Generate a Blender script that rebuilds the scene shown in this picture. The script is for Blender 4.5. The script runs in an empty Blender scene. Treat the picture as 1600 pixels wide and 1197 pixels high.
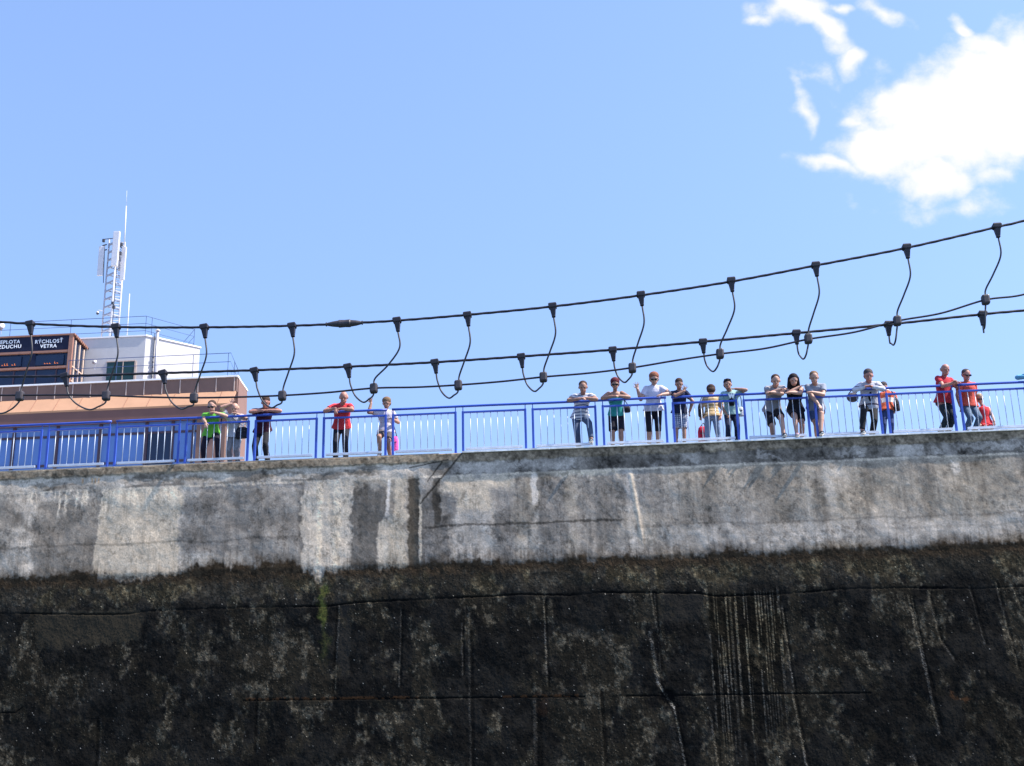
import bpy, bmesh, math, random
import numpy as np
from mathutils import Vector, Matrix

random.seed(7)
C = bpy.context.scene.collection
sc = bpy.context.scene

# ------------------------------------------------------------------ camera
FPX = 2100.0                      # focal length in pixels of a 1600 wide frame
PITCH, YAW, ROLL = math.radians(18.5), math.radians(4.2), math.radians(1.2)
CAM = Vector((0.0, -28.0, 2.5))
fwd = Vector((-math.sin(YAW) * math.cos(PITCH), math.cos(YAW) * math.cos(PITCH), math.sin(PITCH)))
rt0 = fwd.cross(Vector((0, 0, 1))).normalized()
up0 = rt0.cross(fwd).normalized()
rt = rt0 * math.cos(ROLL) - up0 * math.sin(ROLL)
up = up0 * math.cos(ROLL) + rt0 * math.sin(ROLL)
cd = bpy.data.cameras.new('camera')
cam = bpy.data.objects.new('camera', cd); C.objects.link(cam)
M3 = Matrix((rt, up, -fwd)).transposed()
cam.matrix_world = Matrix.Translation(CAM) @ M3.to_4x4()
cd.sensor_width = 36.0
cd.lens = 36.0 * FPX / 1600.0
cd.clip_end = 20000
cd.clip_start = 0.1
sc.camera = cam


def ray(px, py):
    return (fwd + rt * ((px - 800.0) / FPX) + up * ((598.5 - py) / FPX))


def at(px, py, Y):
    """the point of the world plane y = Y that the photograph shows at (px, py)"""
    d = ray(px, py)
    t = (Y - CAM.y) / d.y
    return CAM + d * t


def proj(p):
    d = Vector(p) - CAM
    z = d.dot(fwd)
    return 800 + FPX * d.dot(rt) / z, 598.5 - FPX * d.dot(up) / z


# ------------------------------------------------------------------ light
SUN = Vector((0.60, -0.085, 0.79)).normalized()
SUN_EL = math.asin(SUN.z)
SUN_AZ = math.atan2(SUN.x, SUN.y)
world = bpy.data.worlds.new('World'); sc.world = world; world.use_nodes = True
wt = world.node_tree; wt.nodes.clear()


def build_sky():
    N, L = wt.nodes, wt.links
    sky = N.new('ShaderNodeTexSky'); sky.sky_type = 'NISHITA'; sky.sun_disc = False
    sky.sun_elevation = SUN_EL; sky.sun_rotation = SUN_AZ
    sky.altitude = 200; sky.air_density = 1.0; sky.dust_density = 0.6; sky.ozone_density = 2.2
    tc = N.new('ShaderNodeTexCoord')
    vm = N.new('ShaderNodeVectorMath'); vm.operation = 'MULTIPLY_ADD'      # a gentler brightening towards the horizon
    vm.inputs[1].default_value = (1, 1, .45); vm.inputs[2].default_value = (0, 0, .30)
    L.new(tc.outputs['Generated'], vm.inputs[0]); nv = N.new('ShaderNodeVectorMath'); nv.operation = 'NORMALIZE'
    L.new(vm.outputs[0], nv.inputs[0]); L.new(nv.outputs[0], sky.inputs['Vector'])
    sep = N.new('ShaderNodeSeparateXYZ'); L.new(tc.outputs['Generated'], sep.inputs[0])

    def m(op, a, b=None, c=None):
        n = N.new('ShaderNodeMath'); n.operation = op
        for i, v in enumerate((a, b, c)):
            if v is None: continue
            if isinstance(v, (int, float)): n.inputs[i].default_value = v
            else: L.new(v, n.inputs[i])
        return n.outputs[0]
    yy = m('MAXIMUM', sep.outputs[1], 0.02)
    u = m('DIVIDE', sep.outputs[0], yy); v = m('DIVIDE', sep.outputs[2], yy)
    nz = N.new('ShaderNodeTexNoise'); nz.inputs['Scale'].default_value = 9; nz.inputs['Detail'].default_value = 3
    nz.inputs['Roughness'].default_value = 0.6
    cb = N.new('ShaderNodeCombineXYZ'); L.new(u, cb.inputs[0]); L.new(v, cb.inputs[1])
    L.new(cb.outputs[0], nz.inputs['Vector'])
    s2 = N.new('ShaderNodeSeparateColor'); L.new(nz.outputs['Color'], s2.inputs[0])
    wu = m('ADD', u, m('MULTIPLY', m('SUBTRACT', s2.outputs[0], 0.5), 0.075))
    wv = m('ADD', v, m('MULTIPLY', m('SUBTRACT', s2.outputs[1], 0.5), 0.075))

    blobs = [  # photograph px, py, half widths, turn, strength
        (1490, 178, 138, 80, 0, 1.75), (1575, 150, 108, 98, 0, 1.8), (1405, 226, 116, 42, -8, 1.45),
        (1310, 258, 62, 18, 8, 1.1), (1550, 85, 68, 28, 32, 1.3), (1497, 43, 24, 14, 45, 1.1),
        (1470, 255, 60, 36, 5, .95), (1590, 205, 70, 42, 0, 1.0), (1372, 150, 30, 8, -20, .6), (1340, 215, 26, 14, 0, .55),
        (1238, 20, 54, 21, 5, 1.25), (1292, 48, 54, 18, 38, 1.3), (1338, 88, 22, 24, 0, 1.15),
        (1188, 32, 14, 9, 0, .6), (1378, 10, 30, 18, 10, .85), (1305, 16, 24, 8, 10, .6),
        (1250, 172, 8, 34, 0, .42), (1283, 115, 24, 12, 0, .35), (1330, 178, 26, 8, 0, .4), (1500, 320, 70, 14, 0, .34), (1570, 265, 50, 16, 0, .5)]
    acc = None
    for (px, py, rx, ry, ang, st) in blobs:
        d = ray(px, py); cu, cv = d.x / d.y, d.z / d.y
        d2 = ray(px + 10, py); sx = (d2.x / d2.y - cu) / 10
        d3 = ray(px, py - 10); sy = (d3.z / d3.y - cv) / 10
        a = m('DIVIDE', m('SUBTRACT', wu, cu), sx); b = m('DIVIDE', m('SUBTRACT', wv, cv), sy)
        ca, sa = math.cos(math.radians(-ang)), math.sin(math.radians(-ang))
        p = m('ADD', m('MULTIPLY', a, ca / rx), m('MULTIPLY', b, sa / rx))
        q = m('SUBTRACT', m('MULTIPLY', b, ca / ry), m('MULTIPLY', a, sa / ry))
        r = m('SQRT', m('ADD', m('MULTIPLY', p, p), m('MULTIPLY', q, q)))
        val = m('MULTIPLY', m('SUBTRACT', 1.25, r), st)
        acc = val if acc is None else m('MAXIMUM', acc, val)
    n2 = N.new('ShaderNodeTexNoise'); n2.inputs['Scale'].default_value = 26; n2.inputs['Detail'].default_value = 9
    n2.inputs['Roughness'].default_value = 0.58; L.new(cb.outputs[0], n2.inputs['Vector'])
    d_ = m('ADD', acc, m('MULTIPLY', m('SUBTRACT', n2.outputs['Fac'], 0.5), 2.6))
    mr = N.new('ShaderNodeMapRange'); mr.interpolation_type = 'SMOOTHSTEP'
    mr.inputs['From Min'].default_value = -0.18; mr.inputs['From Max'].default_value = 0.95
    L.new(d_, mr.inputs['Value'])
    front = m('GREATER_THAN', sep.outputs[1], 0.03)
    mask = m('MULTIPLY', mr.outputs['Result'], front)
    tint = N.new('ShaderNodeMix'); tint.data_type = 'RGBA'; tint.blend_type = 'MULTIPLY'
    tint.inputs['Factor'].default_value = 1.0
    tint.inputs['B'].default_value = SKY_TINT
    L.new(sky.outputs[0], tint.inputs['A'])
    mx = N.new('ShaderNodeMix'); mx.data_type = 'RGBA'
    L.new(mask, mx.inputs['Factor']); L.new(tint.outputs['Result'], mx.inputs['A'])
    mx.inputs['B'].default_value = CLOUD
    bg = N.new('ShaderNodeBackground'); bg.inputs['Strength'].default_value = 0.15
    L.new(mx.outputs['Result'], bg.inputs['Color'])
    out = N.new('ShaderNodeOutputWorld'); L.new(bg.outputs[0], out.inputs['Surface'])


SKY_TINT = (.985, .965, 1.02, 1)
CLOUD = (3.15, 3.15, 3.2, 1)
build_sky()
ld = bpy.data.lights.new('sun', 'SUN'); ld.energy = 4.7; ld.angle = math.radians(0.5); ld.color = (1, .95, .87)
sun = bpy.data.objects.new('sun', ld); C.objects.link(sun)
sun.rotation_euler = SUN.to_track_quat('Z', 'Y').to_euler()
sun.location = (20, -20, 40)
sc.view_settings.view_transform = 'Standard'; sc.view_settings.look = 'None'
sc.view_settings.exposure = 1.15; sc.view_settings.gamma = 1.0
sc.cycles.max_bounces = 5


# ------------------------------------------------------------------ materials
def srgb(r, g, b):
    f = lambda c: c / 12.92 if c <= .04045 else ((c + .055) / 1.055) ** 2.4
    return (f(r / 255), f(g / 255), f(b / 255), 1)


def mat(name, col, rough=.6, metal=0.0, var=.18, scale=6.0, bump=0.0, bscale=60.0, spec=.4, emit=None):
    m = bpy.data.materials.new(name); m.use_nodes = True
    N, L = m.node_tree.nodes, m.node_tree.links
    b = N['Principled BSDF']
    b.inputs['Roughness'].default_value = rough; b.inputs['Metallic'].default_value = metal
    b.inputs['Specular IOR Level'].default_value = spec
    tc = N.new('ShaderNodeTexCoord')
    if var:
        n = N.new('ShaderNodeTexNoise'); n.inputs['Scale'].default_value = scale; n.inputs['Detail'].default_value = 6
        n.inputs['Roughness'].default_value = .65
        L.new(tc.outputs['Object'], n.inputs['Vector'])
        mr = N.new('ShaderNodeMapRange'); mr.inputs['From Min'].default_value = .3; mr.inputs['From Max'].default_value = .7
        mr.inputs['To Min'].default_value = 1 - var; mr.inputs['To Max'].default_value = 1 + var
        L.new(n.outputs['Fac'], mr.inputs['Value'])
        mx = N.new('ShaderNodeMix'); mx.data_type = 'RGBA'; mx.blend_type = 'MULTIPLY'
        mx.inputs['Factor'].default_value = 1
        mx.inputs['A'].default_value = tuple(col[:3]) + (1,)
        L.new(mr.outputs['Result'], mx.inputs['B'])
        L.new(mx.outputs['Result'], b.inputs['Base Color'])
    else:
        b.inputs['Base Color'].default_value = tuple(col[:3]) + (1,)
    if bump:
        n = N.new('ShaderNodeTexNoise'); n.inputs['Scale'].default_value = bscale; n.inputs['Detail'].default_value = 4
        L.new(tc.outputs['Object'], n.inputs['Vector'])
        bp = N.new('ShaderNodeBump'); bp.inputs['Strength'].default_value = bump; bp.inputs['Distance'].default_value = .02
        L.new(n.outputs['Fac'], bp.inputs['Height']); L.new(bp.outputs[0], b.inputs['Normal'])
    if emit:
        b.inputs['Emission Color'].default_value = tuple(emit[:3]) + (1,); b.inputs['Emission Strength'].default_value = emit[3]
    return m


def cloth(name, col, stripes=None, checks=None):
    m = mat(name, col, rough=.85, var=.14, scale=9, bump=.9, bscale=11, spec=.2)
    if stripes or checks:
        N, L = m.node_tree.nodes, m.node_tree.links
        b = N['Principled BSDF']
        src = b.inputs['Base Color'].links[0].from_socket
        tc = N.new('ShaderNodeTexCoord'); sp = N.new('ShaderNodeSeparateXYZ'); L.new(tc.outputs['Object'], sp.inputs[0])

        def band(sock, per, duty):
            a = N.new('ShaderNodeMath'); a.operation = 'MULTIPLY'; a.inputs[1].default_value = 1 / per; L.new(sock, a.inputs[0])
            f = N.new('ShaderNodeMath'); f.operation = 'FRACT'; L.new(a.outputs[0], f.inputs[0])
            g = N.new('ShaderNodeMath'); g.operation = 'LESS_THAN'; g.inputs[1].default_value = duty; L.new(f.outputs[0], g.inputs[0])
            return g.outputs[0]
        if stripes:
            fac = band(sp.outputs[2], stripes[1], stripes[2]); c2 = stripes[0]
        else:
            x = band(sp.outputs[0], checks[1], .3); z = band(sp.outputs[2], checks[1], .3)
            mm = N.new('ShaderNodeMath'); mm.operation = 'MAXIMUM'; L.new(x, mm.inputs[0]); L.new(z, mm.inputs[1])
            fac = mm.outputs[0]; c2 = checks[0]
        mx = N.new('ShaderNodeMix'); mx.data_type = 'RGBA'; L.new(fac, mx.inputs['Factor']); L.new(src, mx.inputs['A'])
        mx.inputs['B'].default_value = tuple(c2[:3]) + (1,)
        L.new(mx.outputs['Result'], b.inputs['Base Color'])
    return m


MT = dict(
    blue=mat('blue_paint', (.03, .072, .37), .38, var=.12, scale=3),
    galv=mat('galvanised_bar', (.46, .50, .57), .45, .15, var=.1),
    edge=mat('painted_steel_edge', (.74, .72, .68), .6, var=.35, scale=5),
    rubber=mat('black_rubber', (.020, .016, .022), .5, var=.3, scale=30),
    rubber2=mat('worn_rubber', (.045, .037, .040), .5, var=.35, scale=20),
    cord=mat('grey_cord', (.05, .044, .044), .5, var=.4, scale=14),
    white=mat('white_render', (.46, .44, .43), .85, var=.05, scale=2, bump=.15),
    trim=mat('white_trim', (.75, .73, .72), .5, var=.08),
    brown=mat('brown_panel', (.15, .085, .064), .6, var=.12, scale=1.5),
    brown2=mat('brown_rib', (.13, .062, .05), .6, var=.1, scale=1.5),
    orange=mat('orange_ledge', (.38, .21, .125), .7, var=.08, scale=1.2),
    pink=mat('end_wall_brown', (.19, .105, .082), .75, var=.06, scale=1.5),
    seam=mat('pale_seam', (.45, .35, .3), .5, var=.1),
    glassblue=mat('blue_window_glass', (.075, .15, .36), .12, 0, var=.06, scale=.8, spec=.6),
    glassdk=mat('dark_window_glass', (.012, .022, .05), .15, 0, var=.2, scale=.6, spec=.35),
    mull=mat('dark_mullion', (.05, .028, .04), .5, var=.1),
    navy=mat('navy_board', (.008, .010, .028), .55, var=.2, spec=.2),
    letter=mat('white_letters', (.78, .78, .8), .6, var=0),
    led=mat('orange_led', (.4, .12, .03), .5, var=0, emit=(1, .25, .05, .35)),
    frame=mat('brown_frame', (.27, .13, .09), .55, var=.12),
    tan=mat('tan_frame', (.48, .36, .28), .6, var=.1),
    green=mat('green_glass', (.012, .04, .038), .2, var=.25, scale=2),
    rail=mat('thin_blue_rail', (.03, .06, .16), .45, var=.1),
    dark=mat('dark_metal', (.05, .05, .06), .45, var=.2),
    antenna=mat('antenna_white', (.55, .53, .55), .5, var=.06),
    steel=mat('mast_steel', (.36, .35, .38), .45, .3, var=.15),
    ground=mat('promenade_concrete', (.36, .34, .31), .9, var=.2, scale=.7, bump=.3),
    water=mat('lock_water', (.03, .05, .04), .08, var=.2, scale=.3, bump=.4, bscale=1.2),
    eye=mat('eye_dark', (.03, .02, .015), .3, var=0),
    lip=mat('lips', (.38, .15, .12), .5, var=0),
    lens=mat('sunglass_lens', (.008, .008, .01), .12, var=0, spec=.6),
    sole=mat('shoe_sole', (.7, .68, .66), .6, var=.1),
)


# ------------------------------------------------------------------ mesh helpers
class MB:
    def __init__(s):
        s.v = []; s.f = []

    def add(s, vs, fs):
        o = len(s.v); s.v += [tuple(p) for p in vs]; s.f += [tuple(i + o for i in q) for q in fs]

    def box(s, lo, hi):
        x0, y0, z0 = lo; x1, y1, z1 = hi
        s.hexa([(x0, y0, z0), (x1, y0, z0), (x1, y1, z0), (x0, y1, z0), (x0, y0, z1), (x1, y0, z1), (x1, y1, z1), (x0, y1, z1)])

    def hexa(s, p):
        s.add(p, [(0, 3, 2, 1), (4, 5, 6, 7), (0, 1, 5, 4), (1, 2, 6, 5), (2, 3, 7, 6), (3, 0, 4, 7)])

    def slab(s, quad, d):
        """quad of four points thickened by the vector d"""
        d = Vector(d); q = [Vector(p) for p in quad]
        s.hexa([q[0], q[1], q[1] + d, q[0] + d, q[3], q[2], q[2] + d, q[3] + d])

    def tube(s, pts, r, n=8, caps=True, lobes=0, twist=0.0):
        pts = [Vector(p) for p in pts]
        rs = r if isinstance(r, (list, tuple)) else [r] * len(pts)
        ref = None; rings = []; vs = []; dist = 0
        for i, p in enumerate(pts):
            t = (pts[min(i + 1, len(pts) - 1)] - pts[max(i - 1, 0)]).normalized()
            if ref is None:
                ref = t.orthogonal().normalized()
            ref = (ref - t * ref.dot(t)).normalized(); bi = t.cross(ref)
            if i: dist += (p - pts[i - 1]).length
            for k in range(n):
                a = 2 * math.pi * k / n
                rr = rs[i] * (1 + (.10 * math.cos(lobes * a - dist * twist) if lobes else 0))
                vs.append(p + (ref * math.cos(a) + bi * math.sin(a)) * rr)
        fs = []
        for i in range(len(pts) - 1):
            for k in range(n):
                fs.append((i * n + k, i * n + (k + 1) % n, (i + 1) * n + (k + 1) % n, (i + 1) * n + k))
        if caps:
            fs.append(tuple(range(n - 1, -1, -1))); fs.append(tuple((len(pts) - 1) * n + k for k in range(n)))
        s.add(vs, fs)

    def bar(s, a, b, w, h=None, upv=(0, 0, 1)):
        """rectangular bar from a to b, w wide and h tall"""
        h = h or w; a = Vector(a); b = Vector(b); t = (b - a).normalized()
        u = Vector(upv)
        if abs(t.dot(u)) > .95: u = Vector((0, 1, 0))
        sd = t.cross(u).normalized(); u = sd.cross(t)
        o = [(-sd * w / 2 - u * h / 2), (sd * w / 2 - u * h / 2), (sd * w / 2 + u * h / 2), (-sd * w / 2 + u * h / 2)]
        s.add([a + q for q in o] + [b + q for q in o], [(3, 2, 1, 0), (4, 5, 6, 7), (0, 1, 5, 4), (1, 2, 6, 5), (2, 3, 7, 6), (3, 0, 4, 7)])

    def loft(s, secs, n=16):
        """secs: (centre, axis_a * radius, axis_b * radius); closed"""
        vs = []; fs = []
        for (c, a, b) in secs:
            for k in range(n):
                t = 2 * math.pi * k / n
                vs.append(Vector(c) + Vector(a) * math.cos(t) + Vector(b) * math.sin(t))
        m = len(secs)
        for i in range(m - 1):
            for k in range(n):
                fs.append((i * n + k, i * n + (k + 1) % n, (i + 1) * n + (k + 1) % n, (i + 1) * n + k))
        fs.append(tuple(range(n - 1, -1, -1))); fs.append(tuple((m - 1) * n + k for k in range(n)))
        s.add(vs, fs)

    def ell(s, c, a, b, d, n=12, m=8):
        c, a, b, d = map(Vector, (c, a, b, d))
        if a.cross(b).dot(d) < 0: a, b = b, a
        vs = [c - d]; fs = []
        for j in range(1, m):
            ph = math.pi * j / m - math.pi / 2
            for k in range(n):
                t = 2 * math.pi * k / n
                vs.append(c + (a * math.cos(t) + b * math.sin(t)) * math.cos(ph) + d * math.sin(ph))
        vs.append(c + d)
        for k in range(n):
            fs.append((0, 1 + (k + 1) % n, 1 + k))
            fs.append((len(vs) - 1, 1 + (m - 2) * n + k, 1 + (m - 2) * n + (k + 1) % n))
        for j in range(m - 2):
            for k in range(n):
                fs.append((1 + j * n + k, 1 + j * n + (k + 1) % n, 1 + (j + 1) * n + (k + 1) % n, 1 + (j + 1) * n + k))
        s.add(vs, fs)

    def cap(s, p, r0, q, r1, n=12):
        """tapered capsule"""
        p, q = Vector(p), Vector(q); t = q - p
        if t.length < 1e-5: t = Vector((0, 0, 1e-4)); q = p + t
        tn = t.normalized(); e = tn.orthogonal().normalized(); g = tn.cross(e)
        secs = []
        for a in (-75, -45, -15):
            ca, sa = math.cos(math.radians(a)), math.sin(math.radians(a)); secs.append((p + tn * r0 * sa, e * r0 * ca, g * r0 * ca))
        for a in (15, 45, 75):
            ca, sa = math.cos(math.radians(a)), math.sin(math.radians(a)); secs.append((q + tn * r1 * sa, e * r1 * ca, g * r1 * ca))
        s.loft(secs, n)

    def mesh(s, name):
        me = bpy.data.meshes.new(name); me.from_pydata(s.v, [], s.f); me.validate(); me.update(); return me

    def build(s, name, material, parent=None, smooth=False, loc=None, bevel=0):
        org = Vector(loc) if loc is not None else Vector((0, 0, 0))
        if parent is not None: org = Vector(parent['_org'])
        s.v = [(p[0] - org.x, p[1] - org.y, p[2] - org.z) for p in s.v]
        me = s.mesh(name)
        if smooth:
            for p in me.polygons: p.use_smooth = True
        me.materials.append(material)
        return link(name, me, parent, org, bevel)


def link(name, me, parent, org, bevel=0):
    o = bpy.data.objects.new(name, me); C.objects.link(o)
    if parent is not None:
        o.parent = parent
    else:
        o.location = org
    o['_org'] = tuple(org)
    if bevel:
        b = o.modifiers.new('bevel', 'BEVEL'); b.width = bevel; b.segments = 2; b.limit_method = 'ANGLE'
    return o


def thing(name, label, cat, loc, group=None, kind=None):
    o = bpy.data.objects.new(name, None); C.objects.link(o); o.location = loc; o['_org'] = tuple(loc)
    o.empty_display_size = .2
    return tag(o, label, cat, group, kind)


def tag(o, label, cat, group=None, kind=None):
    o['label'] = label; o['category'] = cat
    if group: o['group'] = group
    if kind: o['kind'] = kind
    return o


def catmull(P, k=8):
    P = [Vector(p) for p in P]; Q = [P[0] * 2 - P[1]] + P + [P[-1] * 2 - P[-2]]; out = []
    for i in range(1, len(Q) - 2):
        a, b, c, d = Q[i - 1:i + 3]
        for j in range(k):
            t = j / k
            out.append(.5 * ((2 * b) + (c - a) * t + (2 * a - 5 * b + 4 * c - d) * t * t + (3 * b - a - 3 * c + d) * t ** 3))
    out.append(P[-1]); return out


def text(body, size, material, parent, p, xdir, updir, name='lettering', bold=0.0, align='CENTER', spacing=1.0):
    cu = bpy.data.curves.new(name, 'FONT'); cu.body = body; cu.size = size; cu.align_x = align; cu.align_y = 'CENTER'
    cu.extrude = .006; cu.offset = bold; cu.space_line = .96; cu.space_character = spacing
    t = bpy.data.objects.new(name, cu); C.objects.link(t)
    bpy.context.view_layer.update()
    me = bpy.data.meshes.new_from_object(t.evaluated_get(bpy.context.evaluated_depsgraph_get()))
    bpy.data.objects.remove(t)
    x = Vector(xdir).normalized(); u = Vector(updir).normalized(); z = x.cross(u).normalized(); u = z.cross(x)
    R = Matrix((x, u, z)).transposed().to_4x4()
    me.transform(Matrix.Translation(Vector(p) - Vector(parent['_org'])) @ R)
    me.materials.clear(); me.materials.append(material); me.name = name
    return link(name, me, parent, Vector(parent['_org']))


# ------------------------------------------------------------------ lock wall
ZTOP = at(800, 704.5, 0).z
S_UP = 70.0
rng = np.random.RandomState(5)


def vnoise(u, v, seed):
    r = np.random.RandomState(seed); n = 256; G = r.rand(n, n)
    iu = np.floor(u).astype(int); iv = np.floor(v).astype(int)
    fu = u - iu; fv = v - iv; fu = fu * fu * (3 - 2 * fu); fv = fv * fv * (3 - 2 * fv)
    a = G[iu % n, iv % n]; b = G[(iu + 1) % n, iv % n]; c = G[iu % n, (iv + 1) % n]; d = G[(iu + 1) % n, (iv + 1) % n]
    return (a * (1 - fu) + b * fu) * (1 - fv) + (c * (1 - fu) + d * fu) * fv


def fbm(u, v, seed, oct=5, gain=.55):
    s = 0; a = 1; t = 0
    for k in range(oct):
        s = s + a * vnoise(u * 2 ** k + 17.3 * k, v * 2 ** k + 5.1 * k, seed + k); t += a; a *= gain
    return s / t


def sstep(a, b, x):
    t = np.clip((x - a) / (b - a), 0, 1); return t * t * (3 - 2 * t)


def build_wall():
    xl, xr = at(-60, 800, 0).x, at(1660, 800, 0).x
    xs = np.concatenate([np.linspace(-45, xl, 30)[:-1], np.linspace(xl, xr, 1550), np.linspace(xr, 40, 30)[1:]])
    zb = at(800, 1215, 0).z - .5
    zs = np.concatenate([np.linspace(ZTOP, zb, 500), np.linspace(zb, -.6, 12)[1:]])
    X, Z = np.meshgrid(xs, zs, indexing='ij')
    # photograph column of a point of the top edge, as a plain ruler along the wall
    d = np.stack([xs - CAM.x, np.full_like(xs, -CAM.y), np.full_like(xs, ZTOP - CAM.z)], 1)
    P1 = 800 + FPX * (d @ np.array(rt)) / (d @ np.array(fwd))
    P = np.repeat(P1[:, None], len(zs), 1)
    T = (ZTOP - Z) * S_UP
    # shared noises
    wob = (fbm(X * 1.3, Z * 1.3, 11) - .5) * 44
    wob2 = (fbm(X * 5, Z * 5, 21) - .5) * 26
    wobf = (fbm(X * 17, Z * 17, 31, 3) - .5) * 12
    mott = np.clip((fbm(X * 3, Z * 3, 41, 6, .68) - .5) * 1.9 + .5, 0, 1)
    fine = np.clip((fbm(X * 14, Z * 14, 51, 3, .75) - .5) * 1.5 + .5, 0, 1)
    grain = np.random.RandomState(3).rand(*X.shape)
    streak = (fbm(X * 4.5, Z * .35, 61, 5, .62) - .5) * 1.9 + .5
    streakf = fbm(X * 18, Z * 1.6, 71, 3, .6)

    def box(x0, x1, t0, t1, sx=4, st=4, n=1.0):
        sx *= .6; st *= .6
        a = P + (wob2 * .6 + wobf * .6) * n; b = T + (wob * .35 + wob2 * .7 + wobf) * n
        return sstep(x0 - sx, x0 + sx, a) * (1 - sstep(x1 - sx, x1 + sx, a)) * sstep(t0 - st, t0 + st, b) * (1 - sstep(t1 - st, t1 + st, b))

    def blob(x, t, rx, rt_, soft=.35):
        r = np.sqrt(((P + wob2 - x) / rx) ** 2 + ((T + wob2 - t) / rt_) ** 2) + (mott - .5) * .6
        return 1 - sstep(1 - soft, 1 + soft * .5, r)

    L = .25 + (mott - .5) * .13 + (fine - .5) * .10 + (streak - .5) * .13
    L = L * (1 - .45 * sstep(.60, .78, fbm(X * 7, Z * 3.2, 45, 5, .7)))
    L = L + (sstep(100, 150, T) - sstep(160, 170, T)) * .04 * (0.4 + mott)
    warm = .5 + (fbm(X * .8, Z * .8, 81) - .5) * 1.2           # 0 blue-grey .. 1 tan
    wk = dict(m=L, w=warm)

    def dark(mask, amt, w=None):
        wk['m'] = wk['m'] * (1 - mask * amt)
        if w is not None: wk['w'] = wk['w'] * (1 - mask) + w * mask

    def light(mask, val, w=None, keep=.5):
        tgt = val + (mott - .5) * .09 * keep * 2 + (fine - .5) * .08 + (streak - .5) * .05
        wk['m'] = wk['m'] * (1 - mask) + tgt * mask
        if w is not None: wk['w'] = wk['w'] * (1 - mask) + w * mask
    # left bay patches
    light(box(-80, 470, 36, 168, 6, 4), .31, .5, 1.3)
    dark(blob(8, 90, 36, 46, .6), .38)
    dark(box(62, 160, 50, 200, 4, 12) * (.5 + .5 * sstep(40, 70, T + (160 - P) * .12)), .46)
    light(box(160, 286, 34, 172, 3, 3), .36, .8, .7)
    dark(box(291, 396, 44, 140, 7, 14), .40, .35)
    dark(box(396, 474, 44, 190, 7, 14), .36, .4)
    # drips of lime under the ledge
    r = random.Random(3)
    for x0 in (48, 53, 60, 70, 90, 97, 108, 124, 134, 139, 164, 170, 176, 182, 187, 192, 205, 213, 218, 228, 233, 239, 246, 258, 263, 271, 276, 280):
        ln = r.uniform(10, 55); w = r.uniform(1.2, 4)
        mk = (1 - sstep(w * .4, w, np.abs(P - x0 + wobf * .5 + wob2 * .15))) * sstep(31, 36, T) * (1 - sstep(34 + ln * .4, 34 + ln, T))
        light(mk * .85, .50, .8, .3)
    # white bay
    light(box(474, 552, 34, 172, 3, 4), .37, .62, .7)
    for x0, w, t1, v in ((502, 6, 198, .52), (529, 8, 178, .50), (516, 2, 110, .46), (543, 3, 100, .46)):
        mk = (1 - sstep(w * .5, w, np.abs(P - x0 - wob * .10 + wobf * .5))) * sstep(33, 42, T) * (1 - sstep(t1 - 12, t1, T + wobf))
        light(mk * (.45 + .45 * (fine > .47)), v * .93, .85, .6)
    dark(box(550, 605, 46, 185, 5, 12), .56, .4)
    mk = box(592, 606, 100, 176, 4, 8); light(mk, .36, .7)
    light(box(607 + 0, 634, 34, 172, 4, 5) * (1 - box(600, 617, 30, 100, 5, 20)), .37, .8)
    light((1 - sstep(1, 4, np.abs(P - 607 + (T - 60) * .06 + wobf * .4))) * sstep(32, 40, T) * (1 - sstep(85, 100, T)), .46, .3)
    dark(box(638, 656, 20, 176, 3, 6, .5), .74, .75)
    dark(box(656, 702, 60, 178, 6, 14), .42, .25)
    dark(box(676, 688, 14, 110, 3, 14, .6), .60, .5)
    light((1 - sstep(1, 3, np.abs(P - 657 + wobf * .3))) * sstep(60, 80, T) * (1 - sstep(160, 172, T)), .38, .8)
    # triangle bay to the right of the joint
    light(box(690, 800, 36, 92, 8, 10), .37, .75)
    dark(box(690, 712, 62, 120, 5, 12), .5, .3)
    dark(box(768, 800, 60, 175, 9, 14), .36, .3)
    light(box(712, 768, 92, 178, 8, 12), .32, .35)
    dark(box(838, 880, 46, 180, 7, 14), .34, .35)
    dark(box(900, 960, 46, 180, 9, 14), .26, .4)
    light(box(828, 838, 28, 82, 2.5, 8, .4), .44, .35)
    light(box(870, 965, 32, 48, 10, 7), .40, .8)
    # pale ridge
    rx = 983 + (T - 40) * .13
    mk = (1 - sstep(1.5, 5, np.abs(P - rx + wobf * .5))) * sstep(38, 44, T) * (1 - sstep(130, 160, T)); light(mk * .9, .45, .8)
    mk = (1 - sstep(8, 22, np.abs(P - rx - 12 + wob2))) * sstep(90, 110, T) * (1 - sstep(145, 160, T)); light(mk * .6, .38, .7)
    # right bay: smoother, tan grey
    rb = sstep(1010, 1080, P) * sstep(34, 38, T) * (1 - sstep(150, 166, T))
    wk['m'] = wk['m'] * (1 - rb * .65) + rb * .65 * (.245 + (mott - .5) * .10 + (streak - .5) * .09 + (fine - .5) * .07)
    wk['w'] = wk['w'] * (1 - rb * .5) + rb * .5 * (.75 - .4 * sstep(90, 150, T))
    light(blob(1290, 55, 30, 14, .7) * .8, .40, .5); light(blob(1288, 80, 10, 34, .7) * .7, .38, .5); light(blob(1487, 54, 6, 12, .5), .42, .5)
    dark(blob(1272, 78, 12, 40, .6), .3)
    for x0, w in ((1022, 10), (1075, 16), (1100, 8), (1190, 22), (1222, 10), (1345, 9), (1440, 16), (1520, 12)):
        dark((1 - sstep(w * .4, w, np.abs(P - x0 + wob2 * .6))) * sstep(36, 50, T) * (1 - sstep(110, 165, T + wob)), .16)
    light(sstep(1000, 1040, P) * box(900, 1700, 128, 158, 10, 12) * .8, .31, .4, 1.2)
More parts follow.
